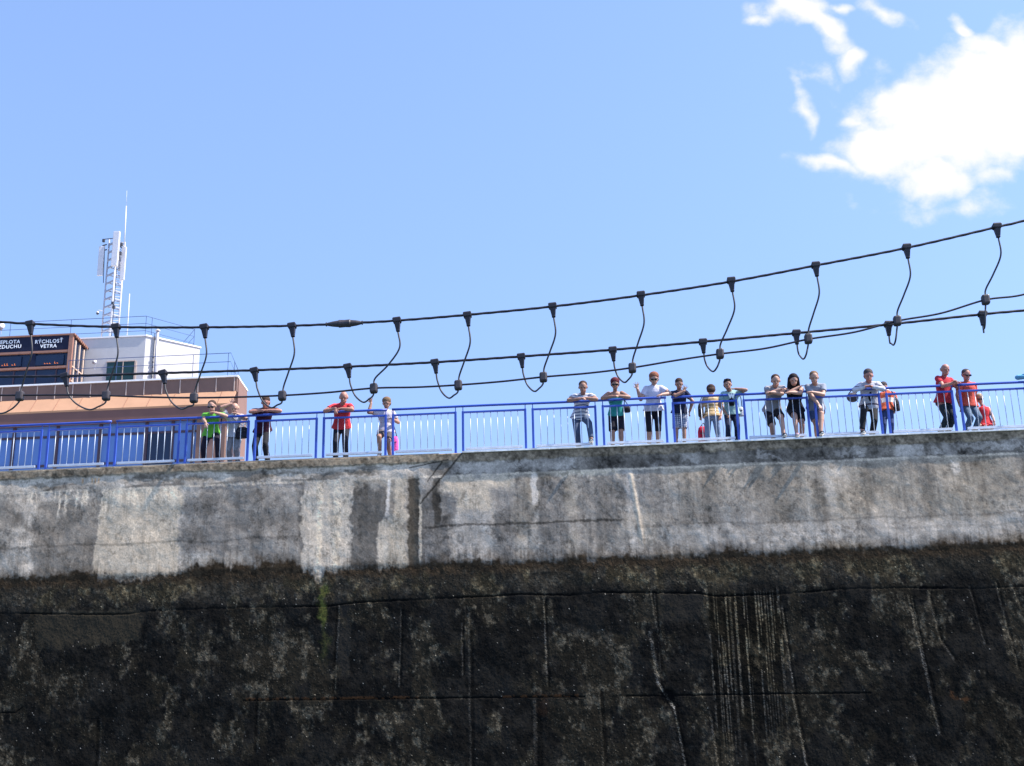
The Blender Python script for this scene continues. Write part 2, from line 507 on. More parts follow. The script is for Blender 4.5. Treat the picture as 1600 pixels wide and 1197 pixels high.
    # long horizontal pour lines
    for t0, x0, x1, st in ((121, -80, 480, .3), (112, 655, 980, .6), (124, 980, 1660, .25), (140, 1100, 1660, .15)):
        mk = (1 - sstep(.8, 2.6, np.abs(T - t0 + wob * .22 + wobf * .3))) * sstep(x0, x0 + 20, P) * (1 - sstep(x1 - 20, x1, P)); dark(mk, st)
    # upper fascia band
    band = sstep(12, 15, T + wob2 * .35) * (1 - sstep(33, 36, T + wob2 * .12))
    left = 1 - sstep(655, 700, P + wob2)
    light(band * left, .34, .5, 1.2)
    sm = sstep(-.04, .06, fbm(X * .9, Z * 4, 91, 5) - .56)
    dark(band * left * sm, .5, .5)
    for x0, x1 in ((190, 330), (410, 478), (540, 592), (50, 90)):
        dark(left * box(x0, x1, 19, 27, 12, 3), .42, .6)
    dark(box(300, 480, 33, 42, 20, 3), .34, .2)
    right = 1 - left
    light(band * right, .135, .42, .8)
    for x0, x1, t0, t1 in ((705, 900, 15, 33), (1065, 1092, 12, 32), (1180, 1215, 18, 24), (1300, 1352, 18, 26), (1395, 1440, 14, 34), (1470, 1490, 8, 34), (1455, 1600, 20, 30), (1560, 1600, 12, 18), (1010, 1040, 24, 30), (1330, 1350, 16, 33)):
        light(right * box(x0, x1, t0, t1, 8, 3), .26, .30, 1.2)
    dark(right * blob(815, 29, 26, 6, .6), .5); dark(right * blob(1010, 26, 60, 9, .6), .35)
    # ledge line under the fascia
    mk = (1 - sstep(1, 2.4, np.abs(T - 35.5 + wobf * .25 + wob2 * .1))); light(mk * (.35 + .5 * (mott > .5)), .42, .7, .4)
    # coping
    cop = 1 - sstep(12, 15, T + wob2 * .35)
    lc = np.where(P < 700, .15, .14) + (fine - .5) * .17 + (mott - .5) * .10
    wk['m'] = wk['m'] * (1 - cop) + cop * lc; wk['w'] = wk['w'] * (1 - cop) + cop * .95
    light(blob(1125, 9, 22, 4, .7), .30, .9)
    # diagonal dark lines across the joint
    for (xa, ta, xb, tb, wd) in ((722, 0, 657, 76, 1.6), (700, 10, 640, 20, 1.2), (690, 14, 668, 42, 1.2)):
        al = np.clip(((P - xa) * (xb - xa) + (T - ta) * (tb - ta)) / ((xb - xa) ** 2 + (tb - ta) ** 2), 0, 1)
        dd = np.hypot(P + wobf * .25 - (xa + al * (xb - xa)), T - (ta + al * (tb - ta)))
        dark(1 - sstep(wd * .5, wd * 1.3, dd), .72, .5)
    # rust drips
    for x0 in (131, 146, 151, 156):
        mk = (1 - sstep(.8, 2.2, np.abs(P - x0))) * sstep(15, 18, T) * (1 - sstep(20, 30, T)); wk['w'] = np.maximum(wk['w'], mk * 2.2)
    m, w = wk['m'], np.clip(wk['w'], 0, 2.2)
    m = .295 * (np.clip(m, .02, 1) / .25) ** 1.08
    pit = fbm(X * 12, Z * 10, 181, 4, .75); big = fbm(X * 1.6, Z * 1.6, 185, 3)
    m = m * (1 - .38 * sstep(.56, .66, pit) * sstep(.42, .58, big)) * (1 + .22 * sstep(.58, .68, fbm(X * 10, Z * 14, 191, 4, .75)))
    m = m * (1 - .16 * sstep(.60, .72, streakf) * sstep(30, 60, T))
    blue = np.stack([1.18 * m, 1.03 * m, .89 * m], -1); tan = np.stack([1.44 * m, 1.07 * m, .69 * m], -1)
    w1 = np.clip(w, 0, 1)[..., None]
    up_c = blue * (1 - w1) + tan * w1
    rust = np.stack([m * 1.5, m * .9, m * .5], -1); w2 = np.clip(w - 1, 0, 1)[..., None]
    up_c = up_c * (1 - w2) + rust * w2
    # ---- below the old water line
    lowl = .0034 + .0056 * sstep(.35, .8, mott) + .003 * fine
    # lime crumb patches, plus wet glints painted in as pale specks
    pat = sstep(.47, .56, fbm(X * 2.0, Z * 1.3, 101, 5, .62))
    pat2 = sstep(.5, .64, fbm(X * 6, Z * 4.2, 111, 4, .65))
    cr = np.random.RandomState(9).rand(*X.shape)
    cr2 = np.random.RandomState(19).rand(*X.shape)
    fade = 1 - .55 * sstep(1150, 1500, P) * sstep(300, 420, T)
    for (bx, bt, brx, brt) in ((832, 352, 56, 13), (930, 440, 95, 9), (865, 478, 26, 36), (945, 470, 34, 44), (1000, 250, 40, 20), (905, 300, 60, 34), (40, 440, 60, 40), (560, 470, 70, 26), (660, 470, 60, 30), (420, 300, 60, 50), (1215, 375, 26, 12), (120, 330, 70, 30)):
        pat = np.maximum(pat, blob(bx, bt, brx, brt, .8) * .95)
    lowl = lowl + pat * (.004 + .034 * pat2 * fine ** 1.5 * 1.6) * fade + pat * pat2 * (cr > .75) * (fine > .4) * .06 * cr2 * fade + (cr > .90) * (fine > .5) * (.005 + pat * .035 * cr2) * fade
    lowl = lowl + (cr > .9985) * (.08 + .30 * cr2 ** 2) * fade * (.3 + .7 * (mott > .45))
    lw = .35 + pat * .55
    nearl = (1 - sstep(200, 224, T + wob * .3))
    lowl = lowl + nearl * (.008 + .022 * sstep(.45, .8, fine) * sstep(.3, .7, mott) + (cr > .85) * .014); lw = lw + nearl * .4
    mk = box(80, 236, 222, 270, 6, 5); lowl = lowl * (1 - mk) + mk * .020; lw = lw * (1 - mk) + mk * .9
    mk = box(985, 1092, 226, 262, 5, 6) * .7; lowl = lowl * (1 - mk) + mk * .015
    mk = box(535, 552, 228, 330, 2, 10, .4) * .7; lowl = lowl * (1 - mk) + mk * .018
    mk = box(1370, 1700, 505, 513, 10, 2) ; lowl = lowl + mk * (.02 + .06 * (cr > .7))
    # combed stripes
    cb = box(1090, 1198, 226, 470, 6, 20) * (1 - sstep(300, 480, T + (P - 1150) * .6 + wob * 2) * .85)
    st = fbm(X * 22, Z * .25, 121, 3, .5); ph = (P + 16 * vnoise(X * 3.1, Z * .06, 131)) / 5.4
    sn = np.random.RandomState(77).rand(600); sid = np.clip(np.floor(ph).astype(int), 0, 599)
    st2 = (np.mod(ph, 1) < .22 + .3 * sn[sid]) & (sn[(sid + 51) % 600] > .22) & (vnoise(X * 9, Z * 1.6 + sid * 3.3, 133) > .30)
    lowl = lowl + cb * (st2 * (.014 + .055 * (cr > .55)) * (.5 + sn[(sid + 9) % 600]) * (.3 + 1.1 * fine)) - cb * (~st2) * lowl * .6; lw = lw + cb * .3
    # ribs and joints: (px top, T top, px bottom, T bottom, width, light)
    ribs = ((535, 228, 531, 350, 1.3, .06), (628, 235, 626, 345, 1.1, .05), (719, 260, 720, 330, 1.1, .05), (730, 240, 731, 480, 1.8, .03),
            (843, 228, 845, 350, 1.3, .10), (826, 370, 825, 480, 3, .028), (921, 360, 924, 480, 1.8, .035), (1005, 222, 1010, 270, 1.3, .10),
            (1010, 225, 1014, 330, 1, .05), (1001, 280, 1009, 352, 3.4, .10), (1009, 352, 1030, 385, 1.8, .26), (1030, 385, 1047, 505, 1.5, .28), (1024, 395, 1038, 505, 6, .02),
            (1083, 400, 1091, 490, 1.8, .06), (1200, 250, 1208, 370, 1.2, .07), (1205, 370, 1222, 510, 1.6, .11), (1391, 240, 1404, 350, 1.8, .09), (1396, 242, 1406, 350, 1, .06),
            (1404, 350, 1413, 430, 2.2, .07), (1421, 235, 1430, 300, 1.6, .05), (1430, 300, 1448, 330, 1.4, .06), (1524, 225, 1540, 345, 1.4, .05),
            (1546, 225, 1556, 260, 1.8, .05), (1566, 260, 1574, 300, 1.4, .05), (1484, 230, 1496, 310, 1.4, .04), (420, 350, 419, 430, 1.6, .035), (187, 380, 190, 460, 1.8, .035), (1372, 460, 1383, 505, 3, .06))
    groove = np.zeros_like(X)
    for (xa, ta, xb, tb, wd, li) in ribs:
        al = np.clip(((P - xa) * (xb - xa) + (T - ta) * (tb - ta)) / ((xb - xa) ** 2 + (tb - ta) ** 2 + .01), 0, 1)
        dd = (P + wobf * .16 + wob2 * .08 - (xa + al * (xb - xa))); dt = np.abs(T - (ta + al * (tb - ta)))
        mk = (1 - sstep(wd * .6, wd * 1.3, np.abs(dd))) * (1 - sstep(1, 4, dt)); lowl = lowl + mk * li * (.16 + .9 * (cr > .62)) * (.3 + .9 * mott)
        mk2 = (1 - sstep(wd * 1, wd * 2.2, np.abs(dd + wd * 2 * (1 if xa < 600 else -1)))) * (1 - sstep(1, 4, dt)); lowl = lowl * (1 - .5 * mk2)
        groove = np.maximum(groove, mk2 * .15)
    mk = blob(1022, 372, 14, 9, .4); lowl = lowl * (1 - .9 * mk); groove = np.maximum(groove, mk)
    # long horizontal crack and lift joint
    hc = 224 + np.interp(P, [-60, 60, 140, 210, 260, 400, 520, 560, 700, 820, 880, 930, 1080, 1100, 1200, 1290, 1400, 1500, 1660], [-6, -2, 2, 4, 0, 0, 2, -2, -4, -6, -2, -5, 1, 6, 6, 2, 3, 8, 3]) + wobf * .22
    mk = (1 - sstep(.6, 2.0, np.abs(T - hc))) * (.35 + .65 * sstep(.35, .55, vnoise(X * 1.7, Z * .1, 171))); lowl = lowl * (1 - .8 * mk); groove = np.maximum(groove, mk)
    hc2 = 363 + np.interp(P, [-60, 60, 70, 400, 900, 1200, 1600], [4, 4, -4, -4, 4, 8, 14]) + wobf * .15
    on = np.maximum((P < 70) * 1., np.maximum((P > 395) * (P < 900) * 1., (P > 960) * (P < 1320) * 1.))
    mk = (1 - sstep(.6, 1.7, np.abs(T - hc2))) * on; lowl = lowl * (1 - .8 * mk); groove = np.maximum(groove, mk * .7)
    rustm = (1 - sstep(.5, 2.6, np.abs(T - hc2 + 1.5))) * np.maximum((P > 400) * (P < 655) * 1., (P > 778) * (P < 890) * 1.) * (fine > .45)
    rustm = np.maximum(rustm, blob(1452, 384, 12, 4, .6) * .7); rustm = np.maximum(rustm, blob(838, 376, 14, 12, .9) * .35)
    low_c = np.stack([lowl * (1.15 + .26 * lw), lowl * (1.04 + .07 * lw), lowl * (.92 - .22 * lw)], -1)
    rr = np.clip(rustm, 0, 1)[..., None]; low_c = low_c * (1 - rr * .8) + np.array([.07, .03, .012]) * rr * .8
    gm = (blob(511, 206, 7, 16, .6) + .8 * blob(511, 238, 7, 20, .7) + .35 * blob(512, 275, 9, 30, .8))[..., None]
    gm = np.clip(gm, 0, 1) * (.5 + .5 * (fine[..., None] > .45)); low_c = low_c * (1 - gm) + np.array([.085, .085, .02]) * gm
    brn = sstep(154, 168, T + wob * .35 + wob2 * .8 + (streakf - .5) * 12) * (1 - sstep(176, 190, T + wob * .3))
    wl = sstep(163, 170, T + wob * .45 + wob2 * 1.0 + (streakf - .5) * 26 + wobf)
    # lime runs that carry on over the line
    run = (np.exp(-((P - 503) / 6) ** 2) * 26 + np.exp(-((P - 529) / 7) ** 2) * 4 + sstep(160, 166, P) * (1 - sstep(268, 284, P)) * 8 + sstep(474, 480, P) * (1 - sstep(545, 552, P)) * 5
           + sstep(590, 596, P) * (1 - sstep(630, 638, P)) * 5 - sstep(290, 320, P) * (1 - sstep(462, 472, P)) * 10)
    wl = sstep(162, 171, T - run + wob * .34 + wob2 * .7 + (streakf - .5) * 9 + wobf * .8)
    brn = sstep(140, 172, T - run + wob * .4 + wob2 * .8 + (streakf - .5) * 16)
    br_l = .017 + .024 * (fine - .3) + .02 * (cr > .93)
    brown = np.stack([br_l * 1.5, br_l * .98, br_l * .55], -1)
    b1 = (sstep(.15, .95, brn) * (.55 + .45 * (fine > .47)))[..., None]
    brown = brown * 1.25; low_c = low_c * 1.3
    col = up_c * (1 - b1) + (up_c * .35 + brown * .65) * b1
    col = col * (1 - wl[..., None]) + brown * wl[..., None]
    l2 = sstep(176, 192, T + wob2 * .6 + wobf)[..., None]
    col = col * (1 - l2) + low_c * l2
    col = col * (1 + (grain[..., None] - .5) * .16)
    col = np.clip(col, .002, .9)
    # ---- real relief
    D = (fbm(X * 1.1, Z * 1.1, 141, 4) - .5) * .04 + (fine - .5) * .0015 + (mott - .5) * .004
    lowreg = sstep(165, 175, T)
    D = D + lowreg * ((fbm(X * 9, Z * 7, 151, 4, .7) - .5) * .012 + (cr > .93) * .004 - groove * .015) - lowreg * .01
    D = D + (1 - sstep(12.5, 14.5, T + wob2 * .2)) * .018 + (1 - sstep(30, 44, T + wobf * .15)) * .003
    D = D + (np.exp(-((P - 502 - wob * .1) / 4) ** 2) + np.exp(-((P - 529 - wob * .1) / 5) ** 2)) * sstep(38, 50, T) * (1 - sstep(170, 200, T)) * .0015 * (.2 + 1.4 * fine)
    D = D + np.exp(-((P - rx) / 3.0) ** 2) * sstep(40, 46, T) * (1 - sstep(130, 160, T)) * .008
    D = D - np.exp(-((P - 647) / 8) ** 2) * .010 * sstep(10, 20, T) * (1 - sstep(170, 185, T)) + (grain - .5) * .0015
    D = D * sstep(0, 1.0, T)
    Y = -D
    V = np.stack([X, Y, Z], -1).reshape(-1, 3)
    nx, nz = X.shape
    idx = np.arange(nx * nz).reshape(nx, nz)
    F = np.stack([idx[:-1, :-1], idx[:-1, 1:], idx[1:, 1:], idx[1:, :-1]], -1).reshape(-1, 4)
    me = bpy.data.meshes.new('wall_face')
    me.vertices.add(len(V)); me.vertices.foreach_set('co', V.ravel())
    me.loops.add(F.size); me.loops.foreach_set('vertex_index', F.ravel())
    me.polygons.add(len(F)); me.polygons.foreach_set('loop_start', np.arange(0, F.size, 4)); me.polygons.foreach_set('loop_total', np.full(len(F), 4))
    me.polygons.foreach_set('use_smooth', np.ones(len(F), bool))
    me.update()
    ca = me.color_attributes.new('stain', 'FLOAT_COLOR', 'POINT')
    rgba = np.ones((len(V), 4), np.float32); rgba[:, :3] = col.reshape(-1, 3); ca.data.foreach_set('color', rgba.ravel())
    m = bpy.data.materials.new('weathered_concrete'); m.use_nodes = True
    N, Lk = m.node_tree.nodes, m.node_tree.links; b = N['Principled BSDF']
    a = N.new('ShaderNodeAttribute'); a.attribute_name = 'stain'
    tc = N.new('ShaderNodeTexCoord')
    n = N.new('ShaderNodeTexNoise'); n.inputs['Scale'].default_value = 26; n.inputs['Detail'].default_value = 8; n.inputs['Roughness'].default_value = .75
    Lk.new(tc.outputs['Object'], n.inputs['Vector'])
    mr = N.new('ShaderNodeMapRange'); mr.inputs['From Min'].default_value = .25; mr.inputs['From Max'].default_value = .75
    mr.inputs['To Min'].default_value = .62; mr.inputs['To Max'].default_value = 1.38; Lk.new(n.outputs['Fac'], mr.inputs['Value'])
    mx = N.new('ShaderNodeMix'); mx.data_type = 'RGBA'; mx.blend_type = 'MULTIPLY'; mx.inputs['Factor'].default_value = 1
    Lk.new(a.outputs['Color'], mx.inputs['A']); Lk.new(mr.outputs['Result'], mx.inputs['B']); Lk.new(mx.outputs['Result'], b.inputs['Base Color'])
    b.inputs['Roughness'].default_value = .95; b.inputs['Specular IOR Level'].default_value = .08
    bp = N.new('ShaderNodeBump'); bp.inputs['Strength'].default_value = .15; bp.inputs['Distance'].default_value = .01
    Lk.new(n.outputs['Fac'], bp.inputs['Height']); Lk.new(bp.outputs[0], b.inputs['Normal'])
    me.materials.append(m)
    t = thing('lock_wall', 'tall concrete lock wall, pale and lime streaked above, black with algae below', 'wall', (0, 0, ZTOP))
    me.transform(Matrix.Translation((0, 0, -ZTOP)))
    link('wall_face', me, t, Vector((0, 0, ZTOP)))
    q = MB(); q.box((-45, 0.14, -.6), (40, .62, ZTOP - .003)); q.box((-45, .001, ZTOP - .03), (40, .1399, ZTOP - .0035)); q.build('wall_core', MT['ground'], t)
    # painted steel nosing on the right hand part
    e = MB(); x0 = at(722, 708, -.05).x; k = 0
    while x0 < 40:
        x1 = x0 + 1.9; e.box((x0, -.065, ZTOP - .012), (x1 - .012, .05, ZTOP + .022)); x0 = x1
    e.build('steel_nosing', MT['edge'], t)
    e = MB(); e.box((-45, -.02, ZTOP - .005), (at(686, 712, 0).x, .5, ZTOP + .012)); e.build('coping_top', MT['ground'], t)


build_wall()
# the plateau behind the wall and the water of the lock
g = MB(); g.box((-45, .62, ZTOP - .4), (40, 60, ZTOP - .006)); tag(g.build('promenade', MT['ground'], loc=(0, .62, ZTOP)), 'pale concrete promenade behind the lock wall', 'ground', kind='structure')
g = MB(); g.add([(-3000, 60, ZTOP - .02), (3000, 60, ZTOP - .02), (3000, 6000, ZTOP - .02), (-3000, 6000, ZTOP - .02)], [(0, 1, 2, 3)])
tag(g.build('ground', mat('grass_ground', (.09, .11, .05), .95, var=.3, scale=.05), loc=(0, 60, ZTOP)), 'flat grassy ground beyond the promenade', 'ground', kind='structure')
g = MB(); g.add([(-400, -60, 0), (400, -60, 0), (400, 0.3, 0), (-400, 0.3, 0)], [(0, 1, 2, 3)])
tag(g.build('water', MT['water'], loc=(0, 0, 0)), 'dark water of the lock chamber', 'water', kind='structure')

# ------------------------------------------------------------------ railing
RY = .10


def rx_(px):
    return at(px, 738 - .0415 * px, RY).x


pairs = [-149, -42, 65.3, 172.5, 283, 391.5, 499, 608, 718, 828, 938.5, 1049, 1161, 1272.5, 1386, 1501.5, 1617, 1735]
XP = [rx_(p) for p in pairs]
GAP = .082
HR, MR = 1.085, .945
breaks = [(0, 3), (3, 7), (7, 11), (11, 15), (15, 17)]
rlab = ['blue railing section at the left edge, in front of the window band',
        'blue railing section from the brown building to the waving woman in white',
        'blue railing section from the empty stretch to the woman waving in a white shirt',
        'blue railing section from the waving boy to the man in the red shirt',
        'blue railing section at the right edge, in front of the girl in red']
for si, (i0, i1) in enumerate(breaks):
    z0 = ZTOP + .005
    t = thing('railing_section', rlab[si], 'railing', ((XP[i0] + XP[i1]) / 2, RY, z0), 'blue railing sections along the wall top')
    hx0, hx1 = XP[i0] + .055 - (.0 if si else 0), XP[i1] - .055
    h = MB(); pts = []
    n = 24
    for k in range(n + 1):
        x = hx0 + (hx1 - hx0) * k / n; pts.append((x, RY, z0 + HR + .003 * math.sin(x * 1.7)))
    h.tube(pts, .027, 12); h.build('handrail', MT['blue'], t, smooth=True, bevel=0)
    for j in range(i0, i1):
        a, b = XP[j] + GAP, XP[j + 1] - GAP
        for x in (a, b):
            q = MB(); q.bar((x, RY, z0 - .0), (x, RY, z0 + MR + .025), .05, .05, (0, 1, 0)); q.build('post', MT['blue'], t, bevel=.006)
            q = MB(); q.tube([(x, RY, z0 + MR + .025), (x, RY, z0 + HR - .02)], .010, 8); q.build('handrail_bracket', MT['blue'], t)
            q = MB(); q.box((x - .045, RY - .055, z0), (x + .045, RY + .055, z0 + .012)); q.build('base_plate', MT['blue'], t)
        q = MB(); q.bar((a + .0255, RY, z0 + MR), (b - .0255, RY, z0 + MR), .042, .042); q.build('middle_rail', MT['blue'], t, bevel=.006)
        q = MB(); q.bar((a + .06, RY - .01, z0 + .105), (b - .075, RY - .01, z0 + .105), .055, .050); q.build('bottom_rail', MT['galv'], t, bevel=.004)
        sp = (b - a) / 9.22
        for k in range(8):
            x = a + sp * (1.1 + k)
            q = MB(); q.tube([(x, RY, z0 + .128), (x, RY, z0 + MR - .019)], .0085, 8); q.build('baluster', MT['galv'], t, smooth=True)

# ------------------------------------------------------------------ festoon cables
YA, YB, YC = -19.5, -19.25, -19.4
A_pts = [(-260, 484), (-150, 494), (0, 503), (47, 506), (181, 511), (319, 511.5), (456, 509), (537, 505.5), (620, 501), (730, 492), (863, 479), (1001, 461.5), (1142, 440), (1274, 415), (1416, 387.5), (1557, 355), (1600, 345), (1750, 306), (1850, 276)]
B_pts = [(-260, 594), (-150, 591), (0, 588.5), (101, 587.5), (254, 583), (397, 578.5), (543, 573), (679, 566), (814, 557), (957, 546.5), (1098, 534), (1244, 520.5), (1388, 507), (1535, 491), (1600, 485), (1750, 470), (1850, 459)]
C_pts = [(-260, 607), (-150, 613), (-60, 617), (31, 617.5), (100, 617), (166, 618), (235, 620.5), (303, 621.5), (370, 620.5), (440, 618), (510, 613.5), (584, 606.5), (650, 605), (716, 601.5), (785, 596), (849, 589), (920, 583), (988, 574.5), (1060, 562.5), (1125, 553), (1195, 544.5), (1263, 530), (1335, 519), (1402, 501.5), (1470, 489.5), (1540, 468.5), (1600, 460), (1680, 432), (1750, 424), (1850, 400)]


def cable(pts, Y, r, name, label, twist):
    P = catmull([at(x, y, Y) for x, y in pts], 60 if twist else 10)
    q = MB(); q.tube(P, r, 9, lobes=3 if twist else 0, twist=twist)
    return P, q


Pa, q = cable(A_pts, YA, .0085, 'c', '', 60)
ca_ = thing('support_cable', 'topmost black twisted cable, with a spindle shaped splice', 'cable', Pa[len(Pa) // 2])
q.build('strand', MT['rubber'], ca_, smooth=True)
s0, s1 = at(510, 507, YA), at(566, 504.3, YA); ax = s1 - s0
q = MB(); q.tube([s0 + ax * f for f in (0, .04, .18, .34, .36, .52, .66, .68, .84, .96, 1)], [.007, .012, .019, .024, .028, .026, .028, .024, .019, .012, .007], 14)
q.build('splice_sleeve', MT['rubber2'], ca_, smooth=False)
for f in (0.0, 1.0):
    q = MB(); q.tube([s0 + ax * (f - .015), s0 + ax * (f + .015)], .0145, 10); q.build('tape_band', MT['cord'], ca_)
Pb, q = cable(B_pts, YB, .0088, 'c', '', 60)
cb_ = q.build('support_cable', MT['rubber'], None, smooth=True, loc=Pb[len(Pb) // 2]); tag(cb_, 'middle black twisted cable, carrying the lower clamps of the loops', 'cable')
Pc, q = cable(C_pts, YC, .0068, 'c', '', 0)
cc_ = q.build('feeder_cable', MT['rubber'], None, smooth=True, loc=Pc[len(Pc) // 2]); tag(cc_, 'lowest thin black cable, running through the square junction boxes', 'cable')

Ac = [(47, 503), (181, 507.5), (319, 508), (456, 506), (620, 497.5), (730, 489), (863, 475), (1001, 457), (1142, 435), (1274, 411), (1416, 383), (1557, 350.5)]
Cc = [(31, 619), (166, 618.5), (303, 622), (441, 618.5), (584, 607), (716, 602), (849, 589.5), (988, 575), (1125, 553), (1263, 529.5), (1402, 501.5), (1540, 468.5)]
Bc = [(-46, 587), (101, 584.5), (254, 580), (397, 576), (543, 570), (679, 563), (814, 554), (957, 543.5), (1098, 531), (1244, 517), (1388, 503.5), (1535, 487.5)]
dip = [646, 640, 639, 637, 628.5, 622, 611.5, 597.5, 580.5, 561, 539, 512.5]
hlab = ['looped jumper cord farthest left, crossing the words on the dark board', 'looped jumper cord second from the left, in front of the pale rooftop house',
        'looped jumper cord crossing the right end of the brown parapet, above the railing', 'looped jumper cord hanging over the head of the man in maroon',
        'looped jumper cord between the bald man in red and the waving woman in white', 'looped jumper cord above the empty railing, right of the waving woman in white',
        'looped jumper cord left of the man in the striped shirt', 'looped jumper cord above the red haired woman in sunglasses',
        'looped jumper cord above the boy in checked shorts', 'looped jumper cord above the long haired woman and the youth beside her',
        'looped jumper cord above the man in the white and black jacket', 'looped jumper cord farthest right, with the tightest narrow loop']


def clamp_mb(p, tip, big=1.0):
    """clamp block over the cable with a tapering boot towards tip"""
    p = Vector(p); d = (Vector(tip) - p).normalized(); sx = d.cross(Vector((0, 1, 0))).normalized(); sy = Vector((0, 1, 0)); s = big
    q = MB()

    def ring(c, wx, wy): return [c - sx * wx - sy * wy, c + sx * wx - sy * wy, c + sx * wx + sy * wy, c - sx * wx + sy * wy]
    R = [(-.004, .024, .022), (.004, .029, .027), (.030, .027, .026), (.034, .020, .021), (.088, .0125, .0125), (.093, .0135, .0135), (.098, .0105, .0105)]
    vs = []
    for (h, wx, wy) in R: vs += ring(p + d * h * s, wx * s, wy * s)
    fs = [(3, 2, 1, 0), tuple(range(4 * len(R) - 4, 4 * len(R)))]
    for i in range(len(R) - 1):
        for k in range(4): fs.append((4 * i + k, 4 * i + (k + 1) % 4, 4 * i + 4 + (k + 1) % 4, 4 * i + 4 + k))
    q.add(vs, fs); return q, p + d * .098 * s


for i in range(len(Ac)):
    pa, pb, pc = at(*Ac[i], YA), at(*Bc[i], YB), at(*Cc[i], YC)
    t = thing('jumper_cord', hlab[i], 'cable loop', pc, 'jumper cords looping between the three cables')
    lean = 3 + i * .35
    q, ta = clamp_mb(pa, at(Ac[i][0] + lean * .6, Ac[i][1] + 28, YA)); q.build('clamp', MT['rubber'], t, bevel=.003)
    q, tb = clamp_mb(pb, at(Bc[i][0] + (5.5 - i * .4), Bc[i][1] + 28, YB)); q.build('clamp', MT['rubber'], t, bevel=.003)
    q = MB(); ux = (at(Cc[i][0] + 10, Cc[i][1] - 1, YC) - pc).normalized(); uz = Vector((0, 0, 1)); uy = Vector((0, 1, 0))
    hs = .026; hh = .034
    q.hexa([pc - ux * hs - uy * .026 - uz * hh, pc + ux * hs - uy * .026 - uz * hh, pc + ux * hs + uy * .026 - uz * hh, pc - ux * hs + uy * .026 - uz * hh,
            pc - ux * hs - uy * .026 + uz * hh, pc + ux * hs - uy * .026 + uz * hh, pc + ux * hs + uy * .026 + uz * hh, pc - ux * hs + uy * .026 + uz * hh])
    q.build('junction_box', MT['rubber2'], t, bevel=.012)
    ax_, ay_ = Ac[i][0] + lean * .6, Ac[i][1] + 28; cx_, cy_ = Cc[i]
    H = cy_ - ay_
    top = [ta, at(ax_ + (1 + i * .15), ay_ + H * .22, YA), at(ax_ + (cx_ - ax_) * .42, ay_ + H * .55, (YA + YC) / 2), at(cx_ + 3.5 - i * .3, cy_ - 16, YC), at(cx_ + .5, cy_ - 4, YC)]
    bx_, by_ = Bc[i][0] + (5.5 - i * .4), Bc[i][1] + 28
    w = cx_ - bx_
    if w < 4: w = 4
    bot = [at(cx_ + .5, cy_ + 3, YC), at(cx_ - w * .03, cy_ + 11 if w < 60 else cy_ + 10, YC), at(bx_ + w * .80, dip[i] - (dip[i] - cy_) * .22, YC), at(bx_ + w * .55, dip[i], (YB + YC) / 2), at(bx_ + w * .22, dip[i] - (dip[i] - by_) * .33, YB), at(bx_ + 1, by_ + 4, YB), tb]
    q = MB(); q.tube(catmull(top, 10), .0060, 8, caps=True); q.build('cord', MT['cord'], t, smooth=True)
    q = MB(); q.tube(catmull(bot, 10), .0060, 8, caps=True); q.build('loop_cord', MT['cord'], t, smooth=True)

# ------------------------------------------------------------------ control building
YF = 32.0                                  # fascia plane


def vert(px, py, Y, z):                    # same x and y, other height
    p = at(px, py, Y); return Vector((p.x, p.y, z))


zb = ZTOP - .01
bx0 = at(-420, 600, YF).x
bxr = at(350, 650, YF).x
pR = at(367, 611, YF + .9)
z_par_t = at(370, 587.5, YF + .9).z; z_par_b = at(367, 611, YF + .9).z
z_led_b = at(362, 629.5, YF + .2).z; z_fas_b = at(305, 652.5, YF + .2).z
bld = thing('control_building', 'long brown clad building with blue window band and pale orange ledge', 'building', (bx0 + 20, YF, zb))
xe = at(370, 600, YF + .9).x
q = MB(); q.box((bx0, YF + .9, z_par_b), (xe, YF + 1.1, z_par_t - .05)); q.build('parapet_panels', MT['brown'], bld)
x = xe - .12
while x > bx0:
    q = MB(); q.box((x - .018, YF + .865, z_par_b + .01), (x + .018, YF + .898, z_par_t - .06)); x -= 31 / 34.5
    q.build('panel_seam', MT['seam'], bld)
q = MB(); q.box((bx0, YF + .82, z_par_t - .048), (xe + .06, YF + 1.2, z_par_t + .03)); q.build('parapet_cap', MT['trim'], bld)
q = MB(); q.slab([(bx0, YF + .2, z_led_b), (xe - .02, YF + .2, z_led_b), (xe - .02, YF + .898, z_par_b), (bx0, YF + .898, z_par_b)], (0, .05, -.08)); q.build('sloping_ledge', MT['orange'], bld)
q = MB(); x = xe - .7
while x > bx0:
    q.slab([(x - .008, YF + .19, z_led_b + .004), (x + .008, YF + .19, z_led_b + .004), (x + .008, YF + .89, z_par_b + .004), (x - .008, YF + .89, z_par_b + .004)], (0, -.01, .008)); x -= 1.16
q.build('ledge_seams', MT['frame'], bld)
xf = at(362, 640, YF + .2).x
q = MB(); q.box((bx0, YF + .25, z_fas_b), (xf, YF + 1.1, z_led_b - .03))
x = bx0 + 30
while x < xf - .03:
    q.box((x, YF + .215, z_fas_b + .02), (x + .06, YF + .249, z_led_b - .04)); x += .135
q.build('ribbed_fascia', MT['brown2'], bld)
